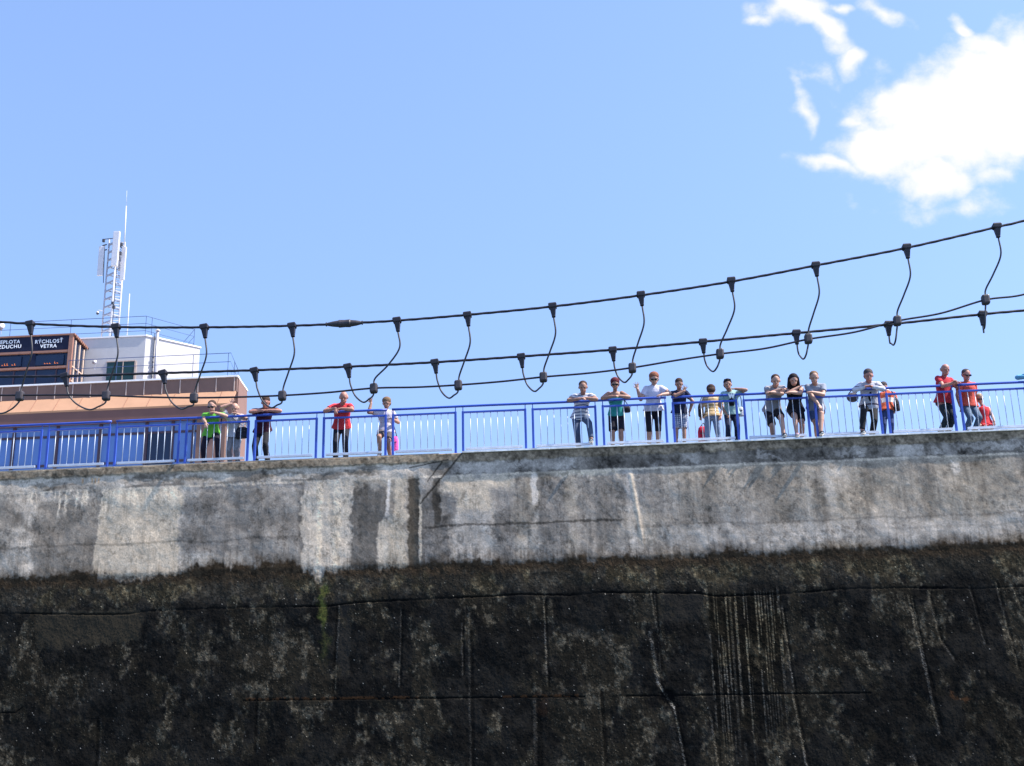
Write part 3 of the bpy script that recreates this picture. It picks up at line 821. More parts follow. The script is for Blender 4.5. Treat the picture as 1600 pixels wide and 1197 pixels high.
# window band
xw = at(305, 690, YF + .5).x
q = MB(); q.box((bx0, YF + .62, zb), (xw, YF + .7, z_fas_b - .002)); q.build('window_glass', MT['glassblue'], bld)
q = MB()
for px in (-110, -40, 20, 88, 155, 227, 268, 300):
    xx = at(px, 690, YF + .5).x; w_ = .07 if px in (20, 88, 155, 227, 268) else .05
    q.box((xx - w_, YF + .54, zb), (xx + w_, YF + .619, z_fas_b - .003))
for py in (677, 722):
    zz = at(200, py, YF + .5).z; q.box((bx0, YF + .56, zz - .05), (xw, YF + .617, zz + .05))
q.build('window_mullions', MT['mull'], bld)
xd0, xd1 = at(229, 690, YF + .5).x, at(266, 690, YF + .5).x
q = MB(); q.box((xd0 + .02, YF + .585, zb + .1), (xd1 - .02, YF + .612, at(250, 676, YF + .5).z)); q.build('door', MT['glassdk'], bld)
# brown end columns
for a, b in ((306, 320), (323, 343), (345, 351)):
    q = MB(); q.box((at(a, 690, YF + .4).x, YF + .4, zb), (at(b, 690, YF + .4).x, YF + .95, z_fas_b - .004)); q.build('column', MT['brown'] if a != 323 else MT['pink'], bld)
q = MB(); q.box((at(352, 690, YF + .6).x, YF + .6, zb), (at(357, 690, YF + .6).x, YF + 1.05, z_fas_b - .004)); q.build('corner_trim', MT['tan'], bld)
# end wall and body
p2 = at(383, 613, YF + 3.4)
q = MB()
xs_ = xe + .02; yb_ = YF + 7
rg = [(bx0, YF + 1.22), (xs_ - .02, YF + 1.22), (xs_ - .17, YF + 3.3), (xs_ - 1.2, yb_), (bx0, yb_)]
q.add([(x, y, zb) for x, y in rg] + [(x, y, z_par_t) for x, y in rg], [(0, 1, 6, 5), (1, 2, 7, 6), (2, 3, 8, 7), (3, 4, 9, 8), (4, 0, 5, 9), (5, 6, 7, 8, 9), (4, 3, 2, 1, 0)])
q.build('end_wall', MT['pink'], bld)
q = MB(); q.slab([(xs_ - .03, YF + 1.21, z_par_t + .001), (xs_ - .14, YF + 3.33, z_par_t + .001), (xs_ - .29, YF + 3.33, z_par_t + .001), (xs_ - .18, YF + 1.21, z_par_t + .001)], (0, 0, .08)); q.build('end_wall_cap', MT['trim'], bld)

# rooftop railing
roof = z_par_t + .03


def pipe_rail(name, label, tops, posts, h, r=.018, group=None):
    """tops: corner points of the top rail; posts: extra points"""
    t = thing(name, label, 'railing', Vector((tops[0].x, tops[0].y, tops[0].z - h)), group)
    for f in (0, .36, .72):
        q = MB(); q.tube([p - Vector((0, 0, h * f)) for p in tops], r if f == 0 else r * .85, 6); q.build('rail', MT['rail'], t)
    for p in posts:
        q = MB(); q.tube([p, p - Vector((0, 0, h))], r, 6); q.build('post', MT['rail'], t)
    return t


y1 = YF + 1.05
l0, l1, l2 = at(108, 562.5, y1), at(361, 552.3, y1), at(372.5, 574.5, y1 + 2.6)
l1.z = l0.z = (l0.z + l1.z) / 2
l2.z = l1.z
pipe_rail('roof_railing', 'thin blue railing along the lower roof edge, above the brown parapet', [l0, l1, l2],
          [l0.lerp(l1, f) for f in (0, .06, .30, .77, .985)] + [l2, l1.lerp(l2, .5)], l1.z - roof + .02, .016, 'thin rooftop railings')
yu = YF + 3.2
u0, u1, u2, u3, u4 = at(-60, 509, yu), at(112, 498.5, yu), at(229, 493, yu), at(304, 518, yu + 2.2), at(270, 537, yu + 6)
zu = (u0.z + u2.z) / 2
for p in (u0, u1, u2): p.z = zu
u3.z = u4.z = zu
z_pent = at(228, 525.5, yu).z
pipe_rail('roof_railing', 'thin blue railing round the top of the white rooftop house', [u0, u2, u3, u4], [u0, u1, u2, u2.lerp(u3, .12), u3, u3.lerp(u4, .5), u4, u0.lerp(u1, .45)], zu - z_pent, .015, 'thin rooftop railings')

# white penthouse
pen = thing('rooftop_house', 'white rendered rooftop house with a green window, behind the lettered board', 'building', (at(228, 560, yu).x, yu, roof))
a, b, c = at(20, 534, yu), at(228, 525.5, yu), at(312, 552, yu + 2.1)
zt = b.z
a = Vector((a.x, yu, roof)); b = Vector((b.x, yu, roof)); c = Vector((c.x, yu + 2.1, roof)); dd = Vector((c.x - 3.5, yu + 6, roof)); e_ = Vector((a.x, yu + 6, roof))
ring = [a, b, c, dd, e_]
upz = Vector((0, 0, zt - roof))
q = MB(); q.add([*ring, *[p + upz for p in ring]], [(0, 1, 6, 5), (1, 2, 7, 6), (2, 3, 8, 7), (3, 4, 9, 8), (4, 0, 5, 9), (5, 6, 7, 8, 9), (4, 3, 2, 1, 0)]); q.build('wall', MT['white'], pen)
q = MB(); o = [(-.0, -.06), (.04, -.06), (.07, 0), (.03, .05), (0, .05)]
top = [p + upz + Vector((ox, oy, .002)) for p, (ox, oy) in zip(ring, o)]
q.add([*top, *[p + Vector((0, 0, .07)) for p in top]], [(0, 1, 6, 5), (1, 2, 7, 6), (2, 3, 8, 7), (3, 4, 9, 8), (4, 0, 5, 9), (5, 6, 7, 8, 9), (4, 3, 2, 1, 0)]); q.build('roof_edge', MT['trim'], pen)
w0, w1 = at(168, 565, yu), at(211, 564, yu); wz = at(190, 565.5, yu).z
q = MB(); q.box((w0.x, yu - .03, roof), (w1.x, yu - .004, wz)); win = q.build('window', MT['green'], pen)
q = MB(); q.box((w0.x - .04, yu - .045, wz + .001), (w1.x + .04, yu - .005, wz + .05)); q.box((w1.x + .001, yu - .045, roof), (w1.x + .10, yu - .005, wz)); q.box(((w0.x + w1.x) / 2 + .1, yu - .045, roof), ((w0.x + w1.x) / 2 + .14, yu - .031, wz)); q.build('frame', MT['tan'], win)
# flue on the sunlit face
f0 = at(247, 527, yu + .35); fz = at(247, 522, yu + .35).z
q = MB(); q.tube([(f0.x, yu + .25, roof), (f0.x, yu + .25, fz + .1)], .075, 12); fl = q.build('flue_pipe', MT['steel'], None, smooth=True, loc=(f0.x, yu + .25, roof)); tag(fl, 'grey flue pipe with a small cap, on the corner of the white house', 'pipe')
q = MB(); q.tube([(f0.x, yu + .25, fz + .13), (f0.x, yu + .25, fz + .17), (f0.x, yu + .25, fz + .24)], [.13, .13, .02], 12); q.build('cap', MT['antenna'], fl)
q = MB()
for k in range(8):
    z_ = roof + .2 + k * .26; q.box((f0.x - .15, yu + .13, z_), (f0.x - .085, yu + .2, z_ + .07))
q.box((f0.x - .135, yu + .17, roof), (f0.x - .11, yu + .195, fz)); q.build('pipe_clips', MT['dark'], fl)
# rooftop clutter
def dish(px, py, Y, r, label):
    p = at(px, py, Y); t = thing('satellite_dish', label, 'dish', (p.x, p.y, p.z - .4), 'pale dishes on the roof')
    q = MB(); ring_ = []
    for i in range(5):
        rr = r * i / 4; ring_.append((p + Vector((0, -.25 * rr * rr / r, rr * .0)), Vector((max(rr, .004), 0, 0)), Vector((0, .25 * max(rr, .004), max(rr, .004)))))
    q.loft(ring_, 20); q.build('reflector', MT['antenna'], t, smooth=True)
    q = MB(); q.tube([p, p + Vector((0, .05, -.12)), p + Vector((0, .05, -.42))], .018, 8); q.build('bracket', MT['steel'], t)
    q = MB(); q.tube([p - Vector((0, 0, r * .8)), p + Vector((0, -.25, -.02))], .01, 6); q.build('feed_arm', MT['steel'], t)


dish(148, 566, yu - .6, .12, 'small pale dish on the roof, left of the green window')
dish(2, 511, yu + .4, .22, 'pale dish at the left edge, above the dark lettered board')
for px, py, wd, hh, lb in ((222, 570, .34, .55, 'pale boxed ventilation unit right of the green window'), (258, 572, .18, .3, 'small pale box at the foot of the flue pipe')):
    p = at(px, py, yu - .3); t = thing('ventilation_unit', lb, 'vent', (p.x, p.y, roof), 'pale units on the lower roof')
    q = MB(); q.box((p.x - wd, p.y - .15, roof + .02), (p.x + wd, p.y + .15, roof + hh)); q.build('casing', MT['trim'], t, bevel=.02)
    q = MB()
    for k in range(5): q.box((p.x - wd * .75, p.y - .17, roof + hh * (.25 + k * .13)), (p.x + wd * .75, p.y - .151, roof + hh * (.25 + k * .13) + .02))
    q.build('grille', MT['dark'], t)

# lettered weather board block
yd = YF + 1.5
bd = thing('weather_board', 'dark board lettered for air temperature and wind speed, brown framed, on the roof', 'sign', (at(60, 600, yd).x, yd, roof))
zt = at(60, 524.5, yd).z; x1 = at(112, 560, yd).x; x0 = x1 - 9.5
zl = lambda py: at(60, py, yd).z
xq = at(135, 562, yd + 3.0)
q = MB()  # carcass with slanting roof to the back
q.add([(x0, yd + .1, roof), (x1 - .03, yd + .1, roof), (x1 - .03, yd + 2.7, roof), (x0, yd + 2.7, roof), (x0, yd + .1, zt - .1), (x1 - .03, yd + .1, zt - .1), (x1 - .03, yd + 2.7, zt - .35), (x0, yd + 2.7, zt - .35)],
      [(0, 3, 2, 1), (4, 5, 6, 7), (0, 1, 5, 4), (1, 2, 6, 5), (2, 3, 7, 6), (3, 0, 4, 7)]); q.build('carcass', MT['glassdk'], bd)
q = MB(); q.box((x0, yd - .02, zl(548.5)), (x1 - .20, yd + .098, zt - .06)); q.build('header_panel', MT['navy'], bd)
q = MB(); q.slab([(x0, yd - .08, zt - .05), (x1 + .08, yd - .08, zt - .05), (x1 + .10, yd + 2.9, zt - .28), (x0, yd + 2.9, zt - .28)], (0, 0, .07))
for k in range(14):
    yy_ = yd + .1 + k * .2; zz_ = zt - .06 - k * .0152
    q.box((x1 + .085, yy_, zz_ - .09), (x1 + .12, yy_ + .1, zz_ + .05))
q.build('roof_sheet', MT['frame'], bd)
q = MB(); q.box((x1 - .198, yd - .06, roof), (x1, yd + .097, zt - .052)); q.build('corner_post', MT['frame'], bd)
for py in (550.5, 575):
    q = MB(); q.box((x0, yd - .05, zl(py) - .055), (x1 - .2, yd + .095, zl(py) + .055)); q.build('crossbar', MT['frame'], bd)
q = MB()
for xx in (x1 - 2.0, x1 - 4.6, x1 - 7.2): q.box((xx - .12, yd - .01, zl(573)), (xx + .12, yd + .09, zl(552.8)))
q.build('divider', MT['navy'], bd)
for k, (cx, s) in enumerate(((82, 'w'), (16, 't'))):
    xa, xb = at(cx - 27, 562, yd).x, at(cx + 17, 562, yd).x
    q = MB(); q.box((xa, yd + .02, zl(571)), (xb, yd + .08, zl(555.5))); dsp = q.build('display', MT['glassdk'], bd)
    q = MB(); r = random.Random(k + 2)
    for j in range(6):
        if j == 3: continue
        xx = xa + .48 + j * .13; hh = r.choice((.05, .10, .12))
        q.box((xx, yd + .010, zl(569)), (xx + .022, yd + .019, zl(569) + hh)); q.box((xx, yd + .010, zl(569) + .0), (xx + .07, yd + .0185, zl(569) + .018))
    q.build('digits', MT['led'], dsp)
for px in (20, 54, 86):
    xx = at(px, 590, yd).x; q = MB(); q.box((xx - .03, yd + .05, roof), (xx + .03, yd + .098, zl(577.5))); q.build('window_bar', MT['mull'], bd)
q = MB()
for k in range(5):
    yy_ = yd + .25 + k * .55; q.box((x1 - .029, yy_, roof), (x1 + .03, yy_ + .12, zt - .25 - k * .045))
for zz_ in (.35, 1.1): q.box((x1 - .028, yd + .1, roof + zz_), (x1 + .02, yd + 2.6, roof + zz_ + .07))
q.build('side_frame', MT['tan'], bd)
xd, ud = (1, 0, .0), (0, 0, 1)
for body, px in (('RÝCHLOSŤ\nVETRA', 76.5), ('TEPLOTA\nVZDUCHU', 13.5)):
    text(body, .265, MT['letter'], bd, (at(px, 537, yd).x, yd - .035, at(px, 538.2, yd).z + (0.02 if px > 50 else -.02)), (1, 0, .0), ud, 'lettering', bold=.003, spacing=1.12)

# antenna mast
ym = YF + 5
mb = thing('antenna_mast', 'white lattice mast with tall panel antennas on the rooftop house', 'mast', at(171, 527, ym), )
zm0 = z_pent + .05
legx = [at(159, 520, ym).x, at(172.5, 520, ym).x]
ztop_m = at(178, 366, ym).z
xl_, xr_ = legx[0], legx[1] + .02; xb_ = at(180.5, 520, ym).x
legs = [((xl_, ym, zm0), (xl_ + .0, ym, ztop_m - .3)), ((xr_, ym - .1, zm0), (xr_ - .02, ym - .1, ztop_m - .2)), ((xb_, ym + .35, zm0), (xb_ - .02, ym + .35, ztop_m - .35))]
for i, (p, q_) in enumerate(legs):
    q = MB(); q.tube([p, q_], .055 if i else .045, 8); q.build('leg', MT['antenna'] if i else MT['steel'], mb, smooth=True)
q = MB(); n = 14
for k in range(n):
    f0_, f1_ = (k + .25) / n, (k + .45) / n
    L = [Vector(a).lerp(Vector(b_), f0_) for a, b_ in legs]; L2 = [Vector(a).lerp(Vector(b_), f1_) for a, b_ in legs]
    q.bar(L[0], L2[1], .05, .10); q.bar(L[1], L2[2], .04, .07); q.bar(L[2], L2[0], .03, .045); q.bar(L2[1], Vector(legs[2][0]).lerp(Vector(legs[2][1]), (k + .9) / n), .025, .03)
q.build('braces', MT['steel'], mb)
def panel(px0, py0, px1, py1, w, dp, y):
    p, r_ = at(px0, py0, y), at(px1, py1, y); q = MB(); q.bar(p, r_, w, dp, (0, 1, 0)); o = q.build('panel_antenna', MT['antenna'], mb, bevel=.03)
    q = MB(); q.box((r_.x - .03, y + dp / 2 + .001, p.z + .3), (r_.x + .03, y + .30, p.z + .36)); q.box((r_.x - .03, y + dp / 2 + .001, r_.z - .4), (r_.x + .03, y + .30, r_.z - .34)); q.build('bracket', MT['dark'], o)
panel(178.5, 416, 183, 362, .36, .18, ym - .25)
panel(156, 431, 159.5, 385, .31, .12, ym - .05)
panel(190.5, 438, 194.5, 386, .26, .12, ym + .1)
panel(186, 424, 187.5, 394, .12, .1, ym + .2)
q = MB(); q.tube([at(163.5, 384, ym - .05), at(161.5, 442, ym - .05)], .022, 8)
for py in (384, 392): q.bar(at(160, py, ym), at(167, py - 2, ym), .05); q.bar(at(184, py - 2, ym + .1), at(193, py + 6, ym + .1), .05)
q.bar(at(161, 374, ym), at(182, 372, ym), .035); q.build('antenna_bracket', MT['dark'], mb)
for px, py in ((162, 376), (190, 382), (188, 396), (176, 474), (178, 480), (179.5, 372)):
    q = MB(); p = at(px, py, ym - .1); q.box((p.x - .07, p.y - .06, p.z - .09), (p.x + .07, p.y + .06, p.z + .09)); q.build('radio_box', MT['dark'], mb, bevel=.02)
q = MB(); q.tube([(xr_ + .07, ym - .02, zm0), (xr_ + .05, ym - .02, ztop_m - 1.6)], .022, 6); q.build('feeder_cables', MT['dark'], mb)
wp = [at(193.8, 392, ym + .1), at(197.3, 322, ym + .1), at(198.3, 298, ym + .1)]
q = MB(); q.tube([wp[0], wp[1]], [.035, .028], 8); q.tube([wp[1], wp[2]], .009, 6); q.build('whip_antenna', MT['antenna'], mb, smooth=True)
q = MB(); b0, b1 = at(198.8, 525, ym - .5), at(202.5, 459, ym - .5); b0.z = z_pent + .05; q.tube([b0, b1], [.03, .022], 8); o = q.build('rod_antenna', MT['antenna'], None, smooth=True, loc=b0)
tag(o, 'short thin white rod standing right of the lattice mast', 'antenna')
t = thing('security_camera', 'dark dome camera on a short arm, left of the mast foot', 'camera', at(158, 486, ym - .1))
pc_ = at(152.5, 489.5, ym - .1)
q = MB(); q.tube([pc_ + Vector((0, 0, .06)), pc_ + Vector((.06, 0, .17)), at(159.5, 487, ym - .1) + Vector((0, 0, .05))], .025, 8); q.build('arm', MT['antenna'], t)
q = MB(); q.tube([pc_ + Vector((0, 0, .02)), pc_ + Vector((0, 0, .10))], [.085, .05], 12); q.build('housing', MT['antenna'], t)
q = MB(); q.ell(pc_, (.075, 0, 0), (0, .075, 0), (0, 0, .09)); q.build('dome', MT['dark'], t, smooth=True)


# ------------------------------------------------------------------ people
def solid(mb, name, material, parent, voxel, smooth=3, factor=.5):
    """one continuous skin over the overlapping volumes in mb"""
    org = Vector(parent['_org'])
    mb.v = [(p[0] - org.x, p[1] - org.y, p[2] - org.z) for p in mb.v]
    me = mb.mesh(name)
    o = bpy.data.objects.new(name, me); C.objects.link(o)
    r = o.modifiers.new('r', 'REMESH'); r.mode = 'VOXEL'; r.voxel_size = voxel; r.use_smooth_shade = True
    s = o.modifiers.new('s', 'SMOOTH'); s.iterations = smooth; s.factor = factor
    bpy.context.view_layer.update()
    me2 = bpy.data.meshes.new_from_object(o.evaluated_get(bpy.context.evaluated_depsgraph_get()))
    bpy.data.objects.remove(o); bpy.data.meshes.remove(me)
    me2.name = name; me2.materials.clear(); me2.materials.append(material)
    me2.polygons.foreach_set('use_smooth', np.ones(len(me2.polygons), bool))
    return link(name, me2, parent, org)


def ik(S, T, a, b, hint):
    S, T, hint = Vector(S), Vector(T), Vector(hint); d = T - S; L = d.length
    mx_ = (a + b) * .995
    if L > mx_: T = S + d * (mx_ / L); d = T - S; L = mx_
    L = max(L, abs(a - b) + .02)
    dn = d.normalized(); x = (a * a - b * b + L * L) / (2 * L); h = math.sqrt(max(a * a - x * x, 0))
    hv = hint - S; hv = hv - dn * hv.dot(dn)
    if hv.length < 1e-4: hv = dn.orthogonal()
    return S + dn * x + hv.normalized() * h, T


def hand(mb, w, d, n, s, curl=.6, splay=.12, side=1):
    """palm and five fingers at wrist w, pointing d, palm facing n, thumb on the given side"""
    d = Vector(d).normalized(); n = Vector(n); n = (n - d * n.dot(d)).normalized(); x = d.cross(n).normalized() * side
    k = s
    pe = w + d * .085 * k
    mb.loft([(w - d * .01 * k, x * .024 * k, n * .017 * k), (w + d * .03 * k, x * .034 * k, n * .015 * k), (w + d * .07 * k, x * .040 * k, n * .0135 * k), (pe, x * .038 * k, n * .012 * k)], 10)
    for i, (off, ln) in enumerate(((-.030, .068), (-.010, .078), (.011, .073), (.030, .058))):
        b = pe + x * off * k - d * .006 * k
        fd = (d + x * off * splay * 30 / .9).normalized(); c = curl * (1 + .12 * i)
        p = b; r = .0098 * k
        for j, f in enumerate((.44, .31, .25)):
            a = c * (j + .4) * .62
            q = p + (fd * math.cos(a) + n * math.sin(a)) * ln * f * k
            mb.cap(p, r, q, r * .92, 8); p = q; r *= .92
    t0 = w + d * .028 * k - x * .026 * k
    t1 = t0 + (d * .55 - x * .75 + n * .25 * (1 + curl)).normalized() * .038 * k
    t2 = t1 + (d * .85 - x * .35 + n * .3 * curl).normalized() * .034 * k
    mb.cap(t0, .0125 * k, t1, .0105 * k, 8); mb.cap(t1, .0105 * k, t2, .009 * k, 8)


SK = {k: mat('skin_' + k, c, .55, var=.07, scale=14) for k, c in dict(fair=(.42, .235, .17), tan=(.31, .16, .11), red=(.38, .17, .125)).items()}
HAIR = {k: mat('hair_' + k, c, .75, var=.35, scale=40, bump=.5, bscale=70, spec=.12) for k, c in dict(black=(.018, .013, .015), brown=(.055, .033, .025), lightbrown=(.16, .10, .06), red=(.10, .018, .025), auburn=(.22, .085, .05), blonde=(.42, .32, .20), grey=(.33, .30, .28), darkgrey=(.07, .06, .06)).items()}
_cl = {}


def CL(c, **k):
    key = str((c, k))
    if key not in _cl: _cl[key] = cloth('cloth', c, **k)
    return _cl[key]


def J(j):
    return at(j[0], j[1], j[2])


def person(label, H, head, sh, pel, armL, armR, footL, footR, look=(0, -1, -.55), skin='fair', hair='brown', hairstyle='short',
           top=(.5, .5, .5), sleeve='short', topkw={}, bottom=(.03, .03, .04), legs='long', botkw={}, shoes=(.05, .05, .05),
           glasses=False, build=1.0, hem=.0, back=False, kneeL=None, kneeR=None, handL=None, handR=None, yawsh=0.0, female=False):
    """joints are given by where the photograph shows them, at a stated distance behind the wall face;
    L and R are the picture's left and right."""
    k = H / 1.75
    hc, sc_, pc = J((head[0], head[1], head[2] - (0 if back else .05))), J((sh[0], sh[1] - (1.5 if back else 3.8), sh[2])), J(pel)
    fl, fr = Vector((at(footL[0], 690, footL[1]).x, footL[1], ZTOP + footL[2] + .085 * k)), Vector((at(footR[0], 690, footR[1]).x, footR[1], ZTOP + footR[2] + .085 * k))
    root = thing('person', label, 'person', Vector((pc.x, pc.y, ZTOP)), 'people looking over the blue railing')
    fw = Vector((0, 1, 0)) if back else Vector((math.sin(yawsh), -math.cos(yawsh), 0))
    sx = Vector((math.cos(yawsh), math.sin(yawsh), 0))
    spine = (sc_ - pc); sl = spine.length; su = spine.normalized()
    dp = sx.cross(su).normalized()            # depth axis of the torso
    if dp.dot(fw) < 0: dp = -dp
    W = .168 * k * (0.92 if female else 1.0)
    SL, SR = sc_ - sx * W - su * .038, sc_ + sx * W - su * .038
    hipw = .088 * k * (1.05 if female else 1)
    HL, HR_ = pc - sx * hipw, pc + sx * hipw
    g = build
    body = MB()
    torso = [(-.07, .13, .10), (.0, .165, .115), (.20, .150, .108), (.42, .142 if not female else .128, .10), (.62, .160, .112), (.80, .172, .115), (.92, .150, .095), (1.0, .09, .07)]

    def tor(infl, lo=-1, hi=2, flare=0):
        out = []
        for (f, a, b) in torso:
            if f < lo or f > hi: continue
            gg = 1 + (g - 1) * max(0, 1 - abs(f - .35) / .6)
            fl_ = flare * max(0, .3 - f)
            out.append((pc + spine * f + dp * (.02 * (g - 1) * 5 if .1 < f < .6 else 0), sx * (a * k * gg + infl + fl_), dp * (b * k * gg + infl + fl_)))
        return out
    body.loft(tor(0), 18)
    # neck and head
    lk = Vector(look).normalized()
    if back: lk = Vector((look[0], 1, look[2])).normalized()
    hr_ = lk.cross(Vector((0, 0, 1))).normalized(); hu = hr_.cross(lk).normalized()
    hk = k * 1.06 if H > 1.5 else k * 1.16
    nb = sc_ + su * .01
    body.cap(nb - su * .03, .062 * k * (.85 if female else 1), hc - hu * .05 * hk - lk * .02 * hk, .056 * k * (.88 if female else 1))
    body.ell(hc + hu * .02 * hk - lk * .01 * hk, hr_ * .084 * hk, lk * .098 * hk, hu * .100 * hk, 16, 12)
    body.ell(hc - hu * .055 * hk + lk * .022 * hk, hr_ * .064 * hk, lk * .066 * hk, hu * .066 * hk, 14, 10)
    body.cap(hc + hu * .012 * hk + lk * .082 * hk, .009 * hk, hc - hu * .028 * hk + lk * .104 * hk, .014 * hk, 8)
    for s in (-1, 1):
        body.ell(hc - hu * .008 * hk + hr_ * s * .087 * hk - lk * .005 * hk, hr_ * .012 * hk, lk * .018 * hk, hu * .031 * hk, 8, 6)
        body.ell(hc + hu * .024 * hk + lk * .080 * hk + hr_ * s * .032 * hk, hr_ * .024 * hk, lk * .010 * hk, hu * .008 * hk, 8, 6)
    # arms
    ua, fa = .285 * k, .245 * k
    arms = []
    for S, arm, hd, s in ((SL, armL, handL, -1), (SR, armR, handR, 1)):
        el, wr = ik(S, J(arm[1]), ua, fa, J(arm[0]))
        arms.append((S, el, wr))
        body.cap(S, .058 * k * g, S.lerp(el, .5), .054 * k * g); body.cap(S.lerp(el, .5), .054 * k * g, el, .044 * k)
        body.cap(el, .045 * k, el.lerp(wr, .35), .047 * k); body.cap(el.lerp(wr, .35), .047 * k, wr, .031 * k)
        fd = (wr - el).normalized()
        if hd and hd[0] == 'wave':
            hand(body, wr, Vector((hd[1], -.05, 1)), (0, -1, 0), k * 1.05, .15, .5, side=s * -1)
        elif hd and hd[0] == 'drop':
            hand(body, wr, Vector((0.15 * -s, -.25, -1)), (0, 1, 0), k, .35, .15, side=s)
        else:
            hand(body, wr, (fd + Vector((0, -.12, -.10))).normalized(), (0, .25, -1), k, .75, .1, side=s)
    # legs
    th, sh_ = .435 * k, .415 * k
    LG = []
    for Hp, F, kn in ((HL, fl, kneeL), (HR_, fr, kneeR)):
        hint = J(kn) if kn else Hp.lerp(F, .5) + fw * .5
        K, A = ik(Hp, F, th, sh_, hint); LG.append((Hp, K, A))
        body.cap(Hp, .092 * k * (.5 + .5 * g), K, .062 * k); body.cap(K, .062 * k, K.lerp(A, .35), .061 * k); body.cap(K.lerp(A, .35), .061 * k, A, .041 * k)
        body.cap(A, .036 * k, A + Vector((0, 0, -.03 * k)), .034 * k)
        body.loft([(A + fw * .0 - Vector((0, 0, .04 * k)), sx * .035 * k, Vector((0, 0, .03 * k))), (A + fw * .15 * k - Vector((0, 0, .058 * k)), sx * .042 * k, Vector((0, 0, .018 * k)))], 10)
    solid(body, 'body', SK[skin], root, .0085, 4)
    # face
    for s in (-1, 1):
        q = MB(); q.ell(hc + hu * .008 * hk + lk * .0905 * hk + hr_ * s * .033 * hk, hr_ * .0125 * hk, lk * .006 * hk, hu * .0055 * hk, 8, 6); q.build('eye', MT['eye'], root, smooth=True)
    q = MB(); q.ell(hc - hu * .062 * hk + lk * .087 * hk, hr_ * .026 * hk, lk * .008 * hk, hu * .006 * hk, 10, 6); q.build('mouth', MT['lip'], root, smooth=True)
    if glasses:
        q = MB()
        for s in (-1, 1):
            q.ell(hc + hu * .008 * hk + lk * .098 * hk + hr_ * s * .036 * hk, hr_ * .034 * hk, lk * .010 * hk, hu * .023 * hk, 12, 8)
            q.bar(hc + hu * .012 * hk + lk * .09 * hk + hr_ * s * .064 * hk, hc + hu * .012 * hk + hr_ * s * .083 * hk, .007, .010)
        q.bar(hc + hu * .012 * hk + lk * .1 * hk - hr_ * .012, hc + hu * .012 * hk + lk * .1 * hk + hr_ * .012, .007)
        q.build('sunglasses', MT['lens'], root, smooth=True)
    # hair
    hb = MB(); hm = HAIR[hair]
    if hairstyle == 'short' or hairstyle == 'spiky':
        hb.ell(hc + hu * .052 * hk - lk * .030 * hk, hr_ * .092 * hk, lk * .106 * hk, hu * .088 * hk, 18, 12)
        r5 = random.Random(int(head[0]) + 5)
        for _ in range(12):
            a_ = r5.uniform(0, 6.28); b_ = r5.uniform(.1, 1.15); hd_ = (hu * math.cos(b_) + (hr_ * math.cos(a_) + lk * math.sin(a_)) * math.sin(b_)).normalized()
            hb.ell(hc + hu * .04 * hk - lk * .02 * hk + hd_ * .082 * hk, hr_ * .022 * hk, lk * .022 * hk, hu * .020 * hk, 8, 6)
        hb.ell(hc - hu * .01 * hk - lk * .05 * hk, hr_ * .090 * hk, lk * .066 * hk, hu * .08 * hk, 14, 8)
        if hairstyle == 'spiky':
            rr = random.Random(int(head[0]))
            for _ in range(16):
                a_ = rr.uniform(0, 6.28); hd_ = (hu * 1.0 + hr_ * math.cos(a_) * .8 + lk * math.sin(a_) * .7).normalized()
                c_ = hc + hu * .03 * hk; hb.cap(c_ + hd_ * .07 * hk, .028 * hk, c_ + hd_ * .108 * hk, .014 * hk, 8)
    elif hairstyle == 'cropped':
        hb.ell(hc + hu * .050 * hk - lk * .034 * hk, hr_ * .090 * hk, lk * .101 * hk, hu * .082 * hk, 18, 12); hb.ell(hc - lk * .05 * hk, hr_ * .088 * hk, lk * .062 * hk, hu * .07 * hk, 14, 8)
    elif hairstyle == 'bald':
        for s in (-1, 1): hb.ell(hc + hu * .005 * hk + hr_ * s * .076 * hk - lk * .035 * hk, hr_ * .020 * hk, lk * .045 * hk, hu * .04 * hk, 10, 8)
        hb.ell(hc - lk * .088 * hk, hr_ * .07 * hk, lk * .028 * hk, hu * .05 * hk, 10, 8)
    elif hairstyle == 'full':
        hb.ell(hc + hu * .058 * hk - lk * .032 * hk, hr_ * .104 * hk, lk * .108 * hk, hu * .090 * hk, 18, 12)
        hb.ell(hc - hu * .01 * hk - lk * .05 * hk, hr_ * .104 * hk, lk * .07 * hk, hu * .085 * hk, 14, 8)
        rr = random.Random(int(head[0]))
        for _ in range(18):
            a_ = rr.uniform(0, 6.28); b_ = rr.uniform(.1, 1.1); hd_ = (hu * math.cos(b_) + (hr_ * math.cos(a_) + lk * (math.sin(a_) * .5 - .2)) * math.sin(b_)).normalized()
            hb.ell(hc + hu * .03 * hk + hd_ * .088 * hk, hr_ * .026 * hk, lk * .022 * hk, hu * .022 * hk, 8, 6)
    elif hairstyle == 'long':
        hb.ell(hc + hu * .054 * hk - lk * .034 * hk, hr_ * .100 * hk, lk * .108 * hk, hu * .090 * hk, 18, 12)
        for s in (-1, 1):
            hb.cap(hc + hu * .03 * hk + hr_ * s * .080 * hk - lk * .03 * hk, .044 * hk, hc - hu * .14 * hk + hr_ * s * .106 * hk - lk * .01 * hk, .036 * hk)
            hb.cap(hc - hu * .14 * hk + hr_ * s * .095 * hk - lk * .01 * hk, .034 * hk, hc - hu * .24 * hk + hr_ * s * .098 * hk + lk * .02 * hk, .022 * hk)
        hb.cap(hc - lk * .05 * hk, .085 * hk, hc - hu * .18 * hk - lk * .04 * hk, .07 * hk)
    solid(hb, 'hair', hm, root, .008, 2)
    # shirt or dress
    tb = MB(); inf = .014
